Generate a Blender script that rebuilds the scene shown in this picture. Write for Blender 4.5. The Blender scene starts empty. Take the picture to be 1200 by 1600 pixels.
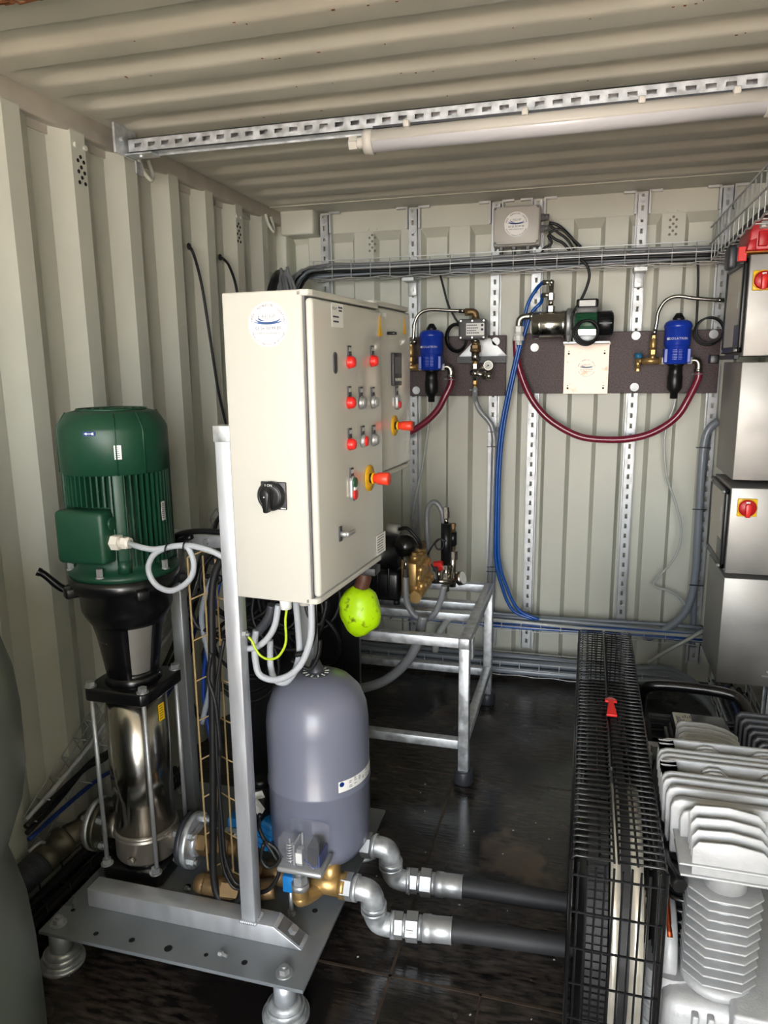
import bpy, bmesh, math, random
from mathutils import Vector, Matrix, Quaternion
random.seed(7)
SC = bpy.context.scene
COL = SC.collection
PI = math.pi
# ---------------------------------------------------------------- camera
FPX = 1142.5
PITCH, YAW, ROLL = math.radians(11.253), math.radians(-15.449), math.radians(-0.666)
CAM = Vector((0, 0, 1.606))
FWD = Vector((math.sin(YAW) * math.cos(PITCH), math.cos(YAW) * math.cos(PITCH), -math.sin(PITCH)))
_r0 = Vector((math.cos(YAW), -math.sin(YAW), 0)); _u0 = _r0.cross(FWD)
RGT = math.cos(ROLL) * _r0 + math.sin(ROLL) * _u0
UPV = -math.sin(ROLL) * _r0 + math.cos(ROLL) * _u0
cd = bpy.data.cameras.new('camera'); cam = bpy.data.objects.new('camera', cd); COL.objects.link(cam)
cam.matrix_world = Matrix(((RGT.x, UPV.x, -FWD.x, CAM.x), (RGT.y, UPV.y, -FWD.y, CAM.y), (RGT.z, UPV.z, -FWD.z, CAM.z), (0, 0, 0, 1)))
cd.sensor_fit = 'VERTICAL'; cd.sensor_height = 36; cd.lens = FPX / 1600 * 36; cd.clip_start = .02
SC.camera = cam
# ---------------------------------------------------------------- light and exposure
SC.view_settings.view_transform = 'Standard'; SC.view_settings.look = 'None'
SC.view_settings.gamma = 1; SC.view_settings.use_curve_mapping = False
SC.view_settings.exposure = 2.0
wd = bpy.data.worlds.new('daylight'); SC.world = wd; wd.use_nodes = True
wn = wd.node_tree.nodes; bg = wn['Background']
bg.inputs['Strength'].default_value = 4.2      # overcast sky, bright low down and dimmer overhead
_tc = wn.new('ShaderNodeTexCoord'); _sx = wn.new('ShaderNodeSeparateXYZ'); _rp = wn.new('ShaderNodeValToRGB'); _lk = wd.node_tree.links
_lk.new(_tc.outputs['Generated'], _sx.inputs[0]); _lk.new(_sx.outputs['Z'], _rp.inputs['Fac']); _lk.new(_rp.outputs['Color'], bg.inputs['Color'])
_e = _rp.color_ramp.elements; _e[0].position = .02; _e[0].color = (.98, 1, .97, 1); _e[1].position = .55; _e[1].color = (.30, .34, .40, 1)
_m = _rp.color_ramp.elements.new(.25); _m.color = (.92, .96, 1, 1)
sl = bpy.data.lights.new('sun', 'SUN'); so = bpy.data.objects.new('sun', sl); COL.objects.link(so)
sl.energy = 19.0; sl.angle = .01; sl.color = (1, .95, .87)
so.rotation_euler = Vector((.35, -1, -1.25)).to_track_quat('-Z', 'Y').to_euler()     # shines from behind the container onto the yard
pl = bpy.data.lights.new('doorway_portal', 'AREA'); po = bpy.data.objects.new('doorway_portal', pl); COL.objects.link(po)
pl.shape = 'RECTANGLE'; pl.size = 2.34; pl.size_y = 2.5; pl.cycles.is_portal = True
po.location = (-.385, -2.06, 1.17); po.rotation_euler = (PI / 2, 0, 0); po.rotation_euler = Vector((0, 1, 0)).to_track_quat('-Z', 'Z').to_euler()
SC.cycles.max_bounces = 10; SC.cycles.diffuse_bounces = 6; SC.cycles.glossy_bounces = 5; SC.cycles.transparent_max_bounces = 12
SC.cycles.sample_clamp_indirect = 6; SC.cycles.caustics_reflective = False; SC.cycles.caustics_refractive = False
# ---------------------------------------------------------------- materials
def lin(c):
    f = lambda v: v / 12.92 if v <= .04045 else ((v + .055) / 1.055) ** 2.4
    return tuple(f(v / 255) for v in c[:3])
def mat(name, rgb, rough=.5, metal=0, var=0.0, vscale=8, rvar=0.0, bump=0.0, bscale=60, stretch=(1, 1, 1), rgb2=None, thr=None, alpha=None, emit=0, coat=0, spec=None, detail=4, trans=0):
    m = bpy.data.materials.new(name); m.use_nodes = True
    nt = m.node_tree; N = nt.nodes; L = nt.links; b = N['Principled BSDF']
    c = lin(rgb); b.inputs['Base Color'].default_value = (*c, 1)
    b.inputs['Roughness'].default_value = rough; b.inputs['Metallic'].default_value = metal
    if coat: b.inputs['Coat Weight'].default_value = coat; b.inputs['Coat Roughness'].default_value = .08
    if spec is not None: b.inputs['Specular IOR Level'].default_value = spec
    if trans: b.inputs['Transmission Weight'].default_value = trans
    if emit: b.inputs['Emission Color'].default_value = (*c, 1); b.inputs['Emission Strength'].default_value = emit
    if alpha is not None: b.inputs['Alpha'].default_value = alpha
    if var or rvar or bump or rgb2:
        tc = N.new('ShaderNodeTexCoord'); mp = N.new('ShaderNodeMapping'); mp.inputs['Scale'].default_value = stretch
        L.new(tc.outputs['Object'], mp.inputs['Vector'])
        nz = N.new('ShaderNodeTexNoise'); nz.inputs['Scale'].default_value = vscale; nz.inputs['Detail'].default_value = detail
        L.new(mp.outputs['Vector'], nz.inputs['Vector'])
        c2 = lin(rgb2) if rgb2 else tuple(v * (1 - var) for v in c)
        if var or rgb2:
            rp = N.new('ShaderNodeValToRGB'); a, z = thr or (.35, .65)
            rp.color_ramp.elements[0].position = a; rp.color_ramp.elements[1].position = z
            rp.color_ramp.elements[0].color = (*c2, 1); rp.color_ramp.elements[1].color = (*c, 1)
            L.new(nz.outputs['Fac'], rp.inputs['Fac']); L.new(rp.outputs['Color'], b.inputs['Base Color'])
        if rvar:
            mr = N.new('ShaderNodeMapRange'); mr.inputs['From Min'].default_value = .35; mr.inputs['From Max'].default_value = .65
            mr.inputs['To Min'].default_value = max(.02, rough - rvar); mr.inputs['To Max'].default_value = rough + rvar
            L.new(nz.outputs['Fac'], mr.inputs['Value']); L.new(mr.outputs['Result'], b.inputs['Roughness'])
        if bump:
            n2 = N.new('ShaderNodeTexNoise'); n2.inputs['Scale'].default_value = bscale; L.new(mp.outputs['Vector'], n2.inputs['Vector'])
            bp = N.new('ShaderNodeBump'); bp.inputs['Strength'].default_value = bump; bp.inputs['Distance'].default_value = .004
            L.new(n2.outputs['Fac'], bp.inputs['Height']); L.new(bp.outputs['Normal'], b.inputs['Normal'])
    return m
M = {}
M['wall'] = mat('container_paint', (206, 207, 195), .42, var=.08, vscale=2.2, bump=.05, bscale=9, rvar=.08)
M['roof'] = mat('roof_paint', (202, 202, 190), .45, var=.10, vscale=3, bump=.06, bscale=8)
M['rail'] = mat('scuffed_paint', (196, 189, 178), .5, var=.22, vscale=7, thr=(.25, .55))
M['header'] = mat('rusty_header_paint', (196, 190, 172), .6, rgb2=(120, 74, 40), vscale=9, thr=(.28, .40))
M['rust'] = mat('rust', (140, 88, 50), .85, var=.3, vscale=30)
M['galv'] = mat('galvanised_steel', (214, 218, 222), .42, .6, var=.36, vscale=34, rvar=.13, detail=6)
M['zinc'] = mat('zinc_plated_steel', (186, 188, 190), .44, .65, var=.14, vscale=18, rvar=.08)
M['alu'] = mat('aluminium_profile', (204, 208, 215), .42, .6, var=.10, vscale=10, rvar=.08, stretch=(3, 3, .6))
M['plate'] = mat('grey_plate_paint', (138, 144, 150), .36, .25, var=.14, vscale=7, rvar=.1)
M['inox'] = mat('stainless_sheet', (164, 162, 158), .48, .6, var=.16, vscale=7, rvar=.06, stretch=(1, 1, 1.5), detail=7)
M['chrome'] = mat('polished_stainless', (198, 194, 186), .20, 1, rvar=.04, vscale=5)
M['brass'] = mat('brass', (198, 162, 104), .36, .7, var=.2, vscale=30)
M['bronze'] = mat('dull_brass', (140, 114, 80), .48, .7, var=.25, vscale=25)
M['olive'] = mat('weathered_coupling_metal', (92, 88, 74), .45, .6, var=.25, vscale=25)
M['wire'] = mat('bright_zinc_wire', (196, 198, 198), .4, .35)
M['satin'] = mat('brushed_stainless_casting', (176, 168, 158), .36, .8, var=.1, vscale=12)
M['nickel'] = mat('nickel', (190, 184, 172), .25, 1)
M['cast'] = mat('cast_aluminium', (172, 174, 176), .55, .3, var=.08, vscale=40, bump=.15, bscale=220)
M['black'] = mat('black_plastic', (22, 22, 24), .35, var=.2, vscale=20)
M['blackp'] = mat('black_painted_iron', (15, 15, 17), .28, var=.2, vscale=12, coat=.3)
M['rubber'] = mat('black_rubber', (17, 17, 19), .5, var=.25, vscale=30)
M['belt'] = mat('belt_rubber', (34, 34, 36), .6)
M['darkgrey'] = mat('dark_grey_paint', (52, 54, 60), .42, var=.1, vscale=12)
M['cabinet'] = mat('light_grey_enamel', (196, 195, 188), .46, var=.015, vscale=3, spec=.3)
M['door'] = mat('light_grey_door_enamel', (203, 202, 194), .16, var=.015, vscale=3, coat=.4)
M['stripe'] = mat('pale_blue_stripe', (136, 146, 218), .4)
M['logogrey'] = mat('grey_print', (128, 128, 132), .6)
M['white'] = mat('white_plastic', (232, 232, 230), .35)
M['offwhite'] = mat('white_grey_cable', (176, 181, 188), .4)
M['paper'] = mat('label_paper', (236, 236, 234), .5)
M['ink'] = mat('dark_print', (54, 60, 78), .6)
M['inkblue'] = mat('blue_print', (60, 92, 150), .6)
M['tankgrey'] = mat('tank_grey_paint', (114, 118, 136), .34, var=.04, vscale=4, coat=.2)
M['green'] = mat('motor_green_paint', (22, 68, 48), .42, var=.12, vscale=9)
M['pumpgreen'] = mat('small_motor_green', (36, 92, 62), .4)
M['blue'] = mat('blue_plastic', (28, 62, 180), .28, coat=.2)
M['bluetube'] = mat('blue_air_tube', (10, 84, 172), .32, coat=.1)
M['navy'] = mat('dark_blue_tube', (16, 50, 124), .35)
M['red'] = mat('red_plastic', (222, 44, 40), .32)
M['redtool'] = mat('red_tool_plastic', (186, 20, 30), .4)
M['estop'] = mat('red_orange_plastic', (232, 66, 42), .4)
M['yellow'] = mat('yellow_plastic', (228, 176, 30), .45)
M['switchyellow'] = mat('switch_yellow', (244, 196, 16), .4)
M['hose'] = mat('burgundy_hose', (128, 30, 56), .28, coat=.4)
M['clearhose'] = mat('smoky_clear_hose', (150, 154, 158), .2, coat=.5)
M['greyhose'] = mat('grey_hose', (128, 130, 134), .35, coat=.2)
M['conduit'] = mat('grey_conduit', (138, 146, 156), .35, coat=.2)
M['thin'] = mat('milky_thin_tube', (186, 190, 186), .25, coat=.3)
M['board'] = mat('brown_laminate_board', (88, 70, 70), .55, rgb2=(58, 44, 45), vscale=170, thr=(.4, .6), bump=.2, bscale=200)
M['dark_neck'] = mat('brown_neck', (92, 56, 44), .5)
M['thickhose'] = mat('worn_rubber_hose', (48, 48, 50), .6, var=.2, vscale=20)
M['gold'] = mat('yellow_zinc_wire', (206, 178, 130), .38, .45)
M['neon'] = mat('fluorescent_yellow_film', (186, 236, 14), .34, rgb2=(96, 110, 26), vscale=30, thr=(.30, .40), bump=.9, bscale=16)
M['boxgrey'] = mat('grey_enclosure_plastic', (186, 184, 178), .45)
M['devgrey'] = mat('device_grey_plastic', (98, 98, 100), .4)
M['lamp'] = mat('lamp_housing', (206, 203, 196), .4)
M['diffuser'] = mat('frosted_diffuser', (205, 206, 212), .3, coat=.5)
M['dullgreen'] = mat('grey_green_plastic_tank', (84, 90, 83), .42, var=.12, vscale=2.5)
M['pinkplate'] = mat('film_covered_plate', (206, 190, 176), .42, .35, rgb2=(170, 128, 96), vscale=14, thr=(.3, .42))
M['orange'] = mat('steel_orange_reflection', (196, 120, 40), .5)  # steel shelf colour with an orange reflection painted in
M['skin'] = mat('orange_brown_plastic', (150, 84, 54), .5)
M['valveblue'] = mat('valve_blue_paint', (30, 120, 190), .35)
M['teal'] = mat('teal_cap', (34, 110, 150), .45)
M['copper'] = mat('copper', (150, 70, 40), .4, 1)
M['steel'] = mat('machined_steel', (226, 221, 206), .26, .55)
M['greyhole'] = mat('shallow_dent', (120, 117, 108), .7)
M['hole'] = mat('dark_hole', (18, 17, 16), .9)
M['fig'] = mat('charcoal_button', (60, 60, 64), .4)
M['inside'] = mat('pale_interior', (236, 230, 218), .5)
M['yg'] = mat('green_yellow_wire', (176, 200, 40), .4)
def glass(name, rgb, alpha, rough=.06):
    m = mat(name, rgb, rough, alpha=alpha); m.node_tree.nodes['Principled BSDF'].inputs['Coat Weight'].default_value = .3
    return m
M['clear'] = glass('clear_cover', (190, 192, 200), .13)
M['window'] = glass('window_pane', (214, 206, 194), .06)
# ground outside and container floor
def floor_mat():
    m = mat('wet_black_floor', (20, 19, 18), .3); nt = m.node_tree; N = nt.nodes; L = nt.links; b = N['Principled BSDF']
    tc = N.new('ShaderNodeTexCoord')
    def noise(s, d=5, st=(1, 1, 1)):
        mp = N.new('ShaderNodeMapping'); mp.inputs['Scale'].default_value = st; L.new(tc.outputs['Object'], mp.inputs['Vector'])
        n = N.new('ShaderNodeTexNoise'); n.inputs['Scale'].default_value = s; n.inputs['Detail'].default_value = d; L.new(mp.outputs['Vector'], n.inputs['Vector']); return n.outputs['Fac']
    def ramp(src, a, z, c0, c1):
        r = N.new('ShaderNodeValToRGB'); e = r.color_ramp.elements; e[0].position = a; e[1].position = z; e[0].color = (*c0, 1); e[1].color = (*c1, 1); L.new(src, r.inputs['Fac']); return r.outputs['Color']
    def mix(f, a, bb):
        x = N.new('ShaderNodeMix'); x.data_type = 'RGBA'; L.new(f, x.inputs[0]); L.new(a, x.inputs[6]); L.new(bb, x.inputs[7]); return x.outputs[2]
    base = ramp(noise(30, 8, (.6, 2.4, 1)), .36, .78, lin((20, 18, 18)), lin((84, 75, 68)))
    dust = ramp(noise(3.1, 6), .53, .60, lin((30, 27, 26)), lin((98, 84, 72)))
    msk = ramp(noise(1.7, 4), .50, .57, (0, 0, 0), (1, 1, 1))
    c = mix(msk, base, dust)
    L.new(c, b.inputs['Base Color'])
    wet = ramp(noise(1.3, 5), .46, .58, (.09, .09, .09), (.50, .50, .50))
    L.new(wet, b.inputs['Roughness'])
    bp = N.new('ShaderNodeBump'); bp.inputs['Strength'].default_value = .3; bp.inputs['Distance'].default_value = .003
    L.new(noise(34, 6, (.4, 4, 1)), bp.inputs['Height']); L.new(bp.outputs['Normal'], b.inputs['Normal'])
    return m
M['floor'] = floor_mat()
M['seam'] = mat('floor_joint_filler', (72, 58, 46), .6, var=.5, vscale=14)
M['yard'] = mat('yard_concrete', (216, 192, 176), .9, var=.15, vscale=1.2)
# ---------------------------------------------------------------- geometry helpers
def frame(axis):
    w = Vector(axis).normalized(); a = Vector((0, 0, 1)) if abs(w.z) < .9 else Vector((0, 1, 0))
    u = a.cross(w).normalized(); return u, w.cross(u), w
def spline(pts, sub):
    pts = [Vector(p) for p in pts]
    if len(pts) < 3 or sub < 2: return pts
    out = []
    for i in range(len(pts) - 1):
        p0 = pts[i - 1] if i else pts[0] * 2 - pts[1]; p1 = pts[i]; p2 = pts[i + 1]
        p3 = pts[i + 2] if i + 2 < len(pts) else p2 * 2 - p1
        for k in range(sub):
            t = k / sub
            out.append(.5 * (2 * p1 + (p2 - p0) * t + (2 * p0 - 5 * p1 + 4 * p2 - p3) * t * t + (3 * p1 - p0 - 3 * p2 + p3) * t ** 3))
    out.append(pts[-1]); return out
TXT = {}
def text_mesh(s):
    if s not in TXT:
        c = bpy.data.curves.new('lettering', 'FONT'); c.body = s; c.size = 1; c.resolution_u = 2
        o = bpy.data.objects.new('lettering', c); COL.objects.link(o)
        bpy.context.view_layer.update()
        me = bpy.data.meshes.new_from_object(o.evaluated_get(bpy.context.evaluated_depsgraph_get()))
        vs = [v.co.copy() for v in me.vertices]; fs = [tuple(p.vertices) for p in me.polygons]
        w = max((v.x for v in vs), default=.3); w0 = min((v.x for v in vs), default=0)
        bpy.data.objects.remove(o); bpy.data.curves.remove(c); bpy.data.meshes.remove(me)
        TXT[s] = (vs, fs, w0, w)
    return TXT[s]
class MB:
    def __init__(s, mx=None): s.bm = bmesh.new(); s.mx = mx; s.mi = 0
    def grab(s): s._n = len(s.bm.faces); return s
    def _fin(s, fs, smooth):
        for f in fs: f.material_index = s.mi; f.smooth = smooth
    def box(s, x0, x1, y0, y1, z0, z1, bev=0, seg=2):
        return s.obox(((x0 + x1) / 2, (y0 + y1) / 2, (z0 + z1) / 2), (abs(x1 - x0), abs(y1 - y0), abs(z1 - z0)), None, bev, seg)
    def obox(s, c, size, rot=None, bev=0, seg=2):
        r = rot.to_4x4() if rot else Matrix.Identity(4)
        t = bmesh.new(); bmesh.ops.create_cube(t, size=1, matrix=Matrix.Translation(c) @ r @ Matrix.Diagonal((*size, 1)))
        if bev: bmesh.ops.bevel(t, geom=t.edges[:], offset=bev, segments=seg, affect='EDGES', profile=.5)
        return s.merge(t, bool(bev) and seg > 1)
    def merge(s, t, smooth=False):
        me = bpy.data.meshes.new('tmp'); t.to_mesh(me); t.free(); n = len(s.bm.faces); s.bm.from_mesh(me); bpy.data.meshes.remove(me)
        s.bm.faces.ensure_lookup_table(); s._fin(s.bm.faces[n:], smooth); return s
    def ring(s, c, u, v, r, n):
        return [s.bm.verts.new(c + (u * math.cos(2 * PI * k / n) + v * math.sin(2 * PI * k / n)) * r) for k in range(n)]
    def skin(s, rings, cap=True, smooth=True, closed=False):
        fs = []
        n = len(rings[0]); R = rings + ([rings[0]] if closed else [])
        for a, b in zip(R, R[1:]):
            for k in range(n): fs.append(s.bm.faces.new((a[k], a[(k + 1) % n], b[(k + 1) % n], b[k])))
        s._fin(fs, smooth)
        if cap and not closed:
            s._fin([s.bm.faces.new(rings[0][::-1]), s.bm.faces.new(rings[-1])], False)
        return s
    def cyl(s, p0, p1, r0, r1=None, n=20, smooth=True, cap=True):
        p0, p1 = Vector(p0), Vector(p1); u, v, w = frame(p1 - p0); r1 = r0 if r1 is None else r1
        return s.skin([s.ring(p0, u, v, r0, n), s.ring(p1, u, v, max(r1, 1e-4), n)], cap, smooth and n > 8)
    def lathe(s, prof, o=(0, 0, 0), axis=(0, 0, 1), n=32, smooth=True, closed=False):
        o = Vector(o); u, v, w = frame(axis)
        return s.skin([s.ring(o + w * h, u, v, max(r, 1e-4), n) for r, h in prof], True, smooth, closed)
    def tube(s, pts, r, n=8, sub=6, cap=True, closed=False):
        P = spline(pts, sub); t = [(P[min(i + 1, len(P) - 1)] - P[max(i - 1, 0)]).normalized() for i in range(len(P))]
        u, v, w = frame(t[0]); rings = []
        for i, p in enumerate(P):
            if i: q = t[i - 1].rotation_difference(t[i]); u = q @ u; v = q @ v
            rr = r[min(i * len(r) // len(P), len(r) - 1)] if isinstance(r, (list, tuple)) else r
            rings.append(s.ring(p, u, v, rr, n))
        return s.skin(rings, cap, n > 4, closed)
    def wire(s, p0, p1, r, n=5): return s.cyl(p0, p1, r, n=n)
    def hexn(s, p0, p1, r): return s.cyl(p0, p1, r, n=6)
    def torus(s, c, axis, R, r, n=32, k=8):
        c = Vector(c); u, v, w = frame(axis); rings = []
        for i in range(n):
            a = 2 * PI * i / n; d = u * math.cos(a) + v * math.sin(a)
            rings.append([s.bm.verts.new(c + d * (R + r * math.cos(2 * PI * j / k)) + w * r * math.sin(2 * PI * j / k)) for j in range(k)])
        return s.skin(rings, closed=True)
    def prism(s, poly, o, u, v, w, depth, bev=0, smooth=False):
        o, u, v, w = Vector(o), Vector(u), Vector(v), Vector(w); t = bmesh.new()
        a = [t.verts.new(o + u * p[0] + v * p[1]) for p in poly]; b = [t.verts.new(q.co + w * depth) for q in a]; n = len(a)
        t.faces.new(a); t.faces.new(b[::-1])
        for k in range(n): t.faces.new((a[k], b[k], b[(k + 1) % n], a[(k + 1) % n]))
        bmesh.ops.recalc_face_normals(t, faces=t.faces[:])
        if bev: bmesh.ops.bevel(t, geom=t.edges[:], offset=bev, segments=2, affect='EDGES', profile=.5)
        return s.merge(t, bool(bev) or smooth)
    def ball(s, c, r, sc=(1, 1, 1), n=20):
        t = bmesh.new(); bmesh.ops.create_uvsphere(t, u_segments=n, v_segments=n // 2, radius=r, matrix=Matrix.Translation(c) @ Matrix.Diagonal((*sc, 1)))
        return s.merge(t, True)
    def text(s, txt, size, o, u, v, align='c', arc=None):
        o, u, v = Vector(o), Vector(u).normalized(), Vector(v).normalized()
        vs, fs, w0, w1 = text_mesh(txt); off = {'c': (w0 + w1) / 2, 'l': w0, 'r': w1}[align]
        q = [s.bm.verts.new(o + u * (p.x - off) * size + v * p.y * size) for p in vs]
        nf = []
        for f in fs:
            try: nf.append(s.bm.faces.new([q[i] for i in f]))
            except ValueError: pass
        s._fin(nf, False); return s
    def arctext(s, txt, size, o, u, v, R, mid, step, inward=False):
        n = len(txt)
        for i, ch in enumerate(txt):
            if ch == ' ': continue
            a = mid + (1 if inward else -1) * (i - (n - 1) / 2) * step
            d = Vector(u) * math.cos(a) + Vector(v) * math.sin(a); tg = Vector(u) * -math.sin(a) + Vector(v) * math.cos(a)
            s.text(ch, size, Vector(o) + d * R, tg if inward else -tg, -d if inward else d)
        return s
    def build(s, name, mats, parent=None, loc=None):
        bm = s.bm
        if s.mx is not None: bm.transform(s.mx)
        bm.normal_update()
        if loc is None:
            if parent is not None: loc = Vector(parent['wl'])
            else:
                vs = [v.co for v in bm.verts]
                loc = Vector(((min(v.x for v in vs) + max(v.x for v in vs)) / 2, (min(v.y for v in vs) + max(v.y for v in vs)) / 2, min(v.z for v in vs)))
        loc = Vector(loc); bmesh.ops.translate(bm, verts=bm.verts[:], vec=-loc)
        me = bpy.data.meshes.new(name); bm.to_mesh(me); bm.free()
        for m in (mats if isinstance(mats, (list, tuple)) else [mats]): me.materials.append(m if not isinstance(m, str) else M[m])
        o = bpy.data.objects.new(name, me); COL.objects.link(o); o['wl'] = loc[:]
        if parent is not None: o.parent = parent; o.location = loc - Vector(parent['wl'])
        else: o.location = loc
        return o
def tag(o, label=None, cat=None, group=None, kind=None):
    if label: o['label'] = label
    if cat: o['category'] = cat
    if group: o['group'] = group
    if kind: o['kind'] = kind
    return o
def struct(name, mb, m, parent=None):
    o = mb.build(name, m, parent, None if parent else (0, 0, 0))
    if parent is None: o['kind'] = 'structure'
    return o
def thing(name, label, cat, loc=(0, 0, 0), group=None):
    o = bpy.data.objects.new(name, None); COL.objects.link(o); o.location = loc; o['wl'] = Vector(loc)[:]; o.empty_display_size = .05
    return tag(o, label, cat, group)
def single(name, mb, m, label, cat, group=None): return tag(mb.build(name, m), label, cat, group)
def dup(root, loc, label=None, group=None):
    r = root.copy(); COL.objects.link(r); r.location = loc
    if label: r['label'] = label
    if group: r['group'] = group
    for ch in list(root.children):
        c = ch.copy(); COL.objects.link(c); c.parent = r
        for g in list(ch.children):
            d = g.copy(); COL.objects.link(d); d.parent = c
    return r
def at(px, py, ax, val):
    """point of the photograph on the world plane x, y or z = val"""
    d = FWD + RGT * ((px - 600) / FPX) - UPV * ((py - 800) / FPX)
    k = 'xyz'.index(ax); return CAM + d * ((val - CAM[k]) / d[k])
def on(px, py, o, n):
    d = FWD + RGT * ((px - 600) / FPX) - UPV * ((py - 800) / FPX); o, n = Vector(o), Vector(n)
    return CAM + d * ((o - CAM).dot(n) / d.dot(n))
def path(pts, ax, val): return [at(a, b, ax, val) for a, b in pts]
# ================================================================ the container shell
XL, XR, YB, YF, H = -1.56, .79, 3.813, -2.05, 2.39
X, Y, Z = Vector((1, 0, 0)), Vector((0, 1, 0)), Vector((0, 0, 1))
def corrugated(pts, z0, z1):
    """pts: plan polyline; sheet of 2 mm steel"""
    mb = MB(); a = [mb.bm.verts.new((x, y, z0)) for x, y in pts]; b = [mb.bm.verts.new((x, y, z1)) for x, y in pts]
    mb._fin([mb.bm.faces.new((a[i], a[i + 1], b[i + 1], b[i])) for i in range(len(a) - 1)], False)
    mb.bm.normal_update(); bmesh.ops.solidify(mb.bm, geom=mb.bm.faces[:], thickness=.002); return mb
def side_profile(xc, xv):
    y = 2.362 - 16 * .278; out = [(xv, -2.1)]
    while y < 3.70:
        if y > -2.0: out += [(xv, y - .068), (xc, y), (xc, y + .068), (xv, y + .136)]
        y += .278
    return [p for p in out if p[1] < 3.78 and p[1] >= YF - .05] + [(xv, 3.86)]
wl_ = struct('wall_left', corrugated(side_profile(XL, XL - .036), -.02, 2.335), 'wall')
struct('wall_right', corrugated(side_profile(XR, XR + .036), -.02, 2.335), 'wall')
bx = .303 - 8 * .25; out = [(XL - .05, YB + .046)]
while bx < XR:
    if bx > XL + .03: out += [(bx - .02, YB + .046), (bx, YB), (bx + .104, YB), (bx + .124, YB + .046)]
    bx += .25
out = [p for p in out if p[0] < XR + .05] + [(XR + .05, YB + .046)]
wb_ = struct('wall_back', corrugated(out, -.02, 2.30), 'wall')
struct('back_light_stop', MB().box(XL - .17, XR + .17, 3.90, 3.95, -.15, 2.46), 'wall', wb_)  # added sheet that blocks sun leaks at the back wall, no container part
struct('trim_1', MB().prism([(0, 2.42), (0, 2.288), (.047, 2.248), (.052, 2.42)], (XL - .06, YB - .0015, 0), Y, Z, X, XR - XL + .12), 'wall')                       # flat header above the corrugations
struct('trim_2', MB().box(XL - .04, XL, YF, 3.86, 2.325, 2.40, .006).box(XL - .05, XL - .032, YF, 3.86, 2.30, 2.325), 'rail')       # left top rail
struct('trim_3', MB().box(XR, XR + .04, YF, 3.86, 2.325, 2.40, .006).box(XR + .032, XR + .05, YF, 3.86, 2.30, 2.325), 'rail')
struct('trim_4', MB().box(XL - .04, XL + .02, 3.725, 3.86, 0, 2.33, .008), 'wall')                       # corner posts
struct('trim_5', MB().box(XR - .02, XR + .04, 3.725, 3.86, 0, 2.33, .008), 'wall')
struct('trim_6', MB().box(XL, XL + .182, 3.70, 3.86, 2.274, 2.40, .01), 'wall')                          # corner casting cover
h_ = MB(); h_.box(XL, XR, 1.20, 1.43, 2.35, 2.40, .006)
hd = struct('trim_7', h_, 'header')
r_ = MB()
for k in range(26):
    p = at(random.uniform(0, 260), random.uniform(6, 26), 'z', 2.337); r_.obox((p.x, 1.427 - abs(random.gauss(0, .010)), 2.3495), (random.uniform(.02, .09), .006, .003), Matrix.Rotation(random.uniform(-.2, .2), 3, 'Z'))
p = at(622, 4, 'z', 2.337); r_.obox((p.x, 1.41, 2.3493), (.035, .02, .003)); struct('rust_patch', r_, 'rust', hd)
for x0, x1, nm in ((XL - .17, XL - .02, 'trim_8'), (XR + .02, XR + .17, 'trim_9')): struct(nm, MB().box(x0, x1, -2.10, -2.02, -.02, 2.45, .01), 'wall')
# die-stamped roof: shallow grooves running across, closed before the rails
mb = MB(); xs = [XL - .06, -1.535, -1.515, -1.49, -1.46, -1.42, -1.36, -1.0, -.5, 0, .4, .6, .66, .70, .73, .75, .77, XR + .06]
def ex(x):
    d = min(x + 1.535, .765 - x); t = max(0, min(1, d / .09)); return t * t * (3 - 2 * t)
ys = [-2.05]; dz = {-2.05: 0}
for k in range(-18, 9):
    y0 = 1.809 + .2012 * k
    for dy, f in ((-.004, 0), (0, .02), (.004, .2), (.014, .8), (.019, .97), (.025, 1), (.06, 1), (.078, 1), (.086, .97), (.094, .86), (.112, .22), (.120, .05), (.130, 0), (.16, 0)): ys.append(y0 + dy); dz[y0 + dy] = f
ys += [3.60, 3.87]; dz[3.60] = dz[3.87] = 0
g = [[mb.bm.verts.new((x, y, H + .021 * dz[y] * ex(x) + .0012 * math.sin(7 * x + 3 * y) * (1 if 0 < y < 3.5 else 0))) for x in xs] for y in ys]
mb._fin([mb.bm.faces.new((g[j][i], g[j][i + 1], g[j + 1][i + 1], g[j + 1][i])) for j in range(len(ys) - 1) for i in range(len(xs) - 1)], True)
cl = struct('ceiling', mb, 'roof')
struct('roof_light_stop', MB().box(XL - .17, XR + .17, -2.05, 3.95, 2.44, 2.47), 'roof', cl)  # added unseen cover that keeps outside light from leaking past the ceiling
w_ = MB(); w_.tube([(XL, 3.575, 2.388)] + [(x, 3.575 + .003 * math.sin(9 * x), 2.388) for x in (-1.2, -.8, -.4, 0, .4)] + [(XR, 3.575, 2.388)], .0035, 5); struct('weld_bead', w_, 'roof', cl)
r_ = MB()
for k in range(60):
    j = random.choice([-1, 0, 1, 2, 3]); x = random.uniform(-1.3, .5); y = 1.809 + .2012 * j + random.uniform(.102, .122)
    z = H + .016 * (1 - (y - 1.809 - .2012 * j - .098) / .02) * .6 - .0005
    r_.obox((x, y + .012, H - .0004), (random.uniform(.002, .008), random.uniform(.002, .006), .001))
struct('rust_speck', r_, 'rust', cl)
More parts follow.
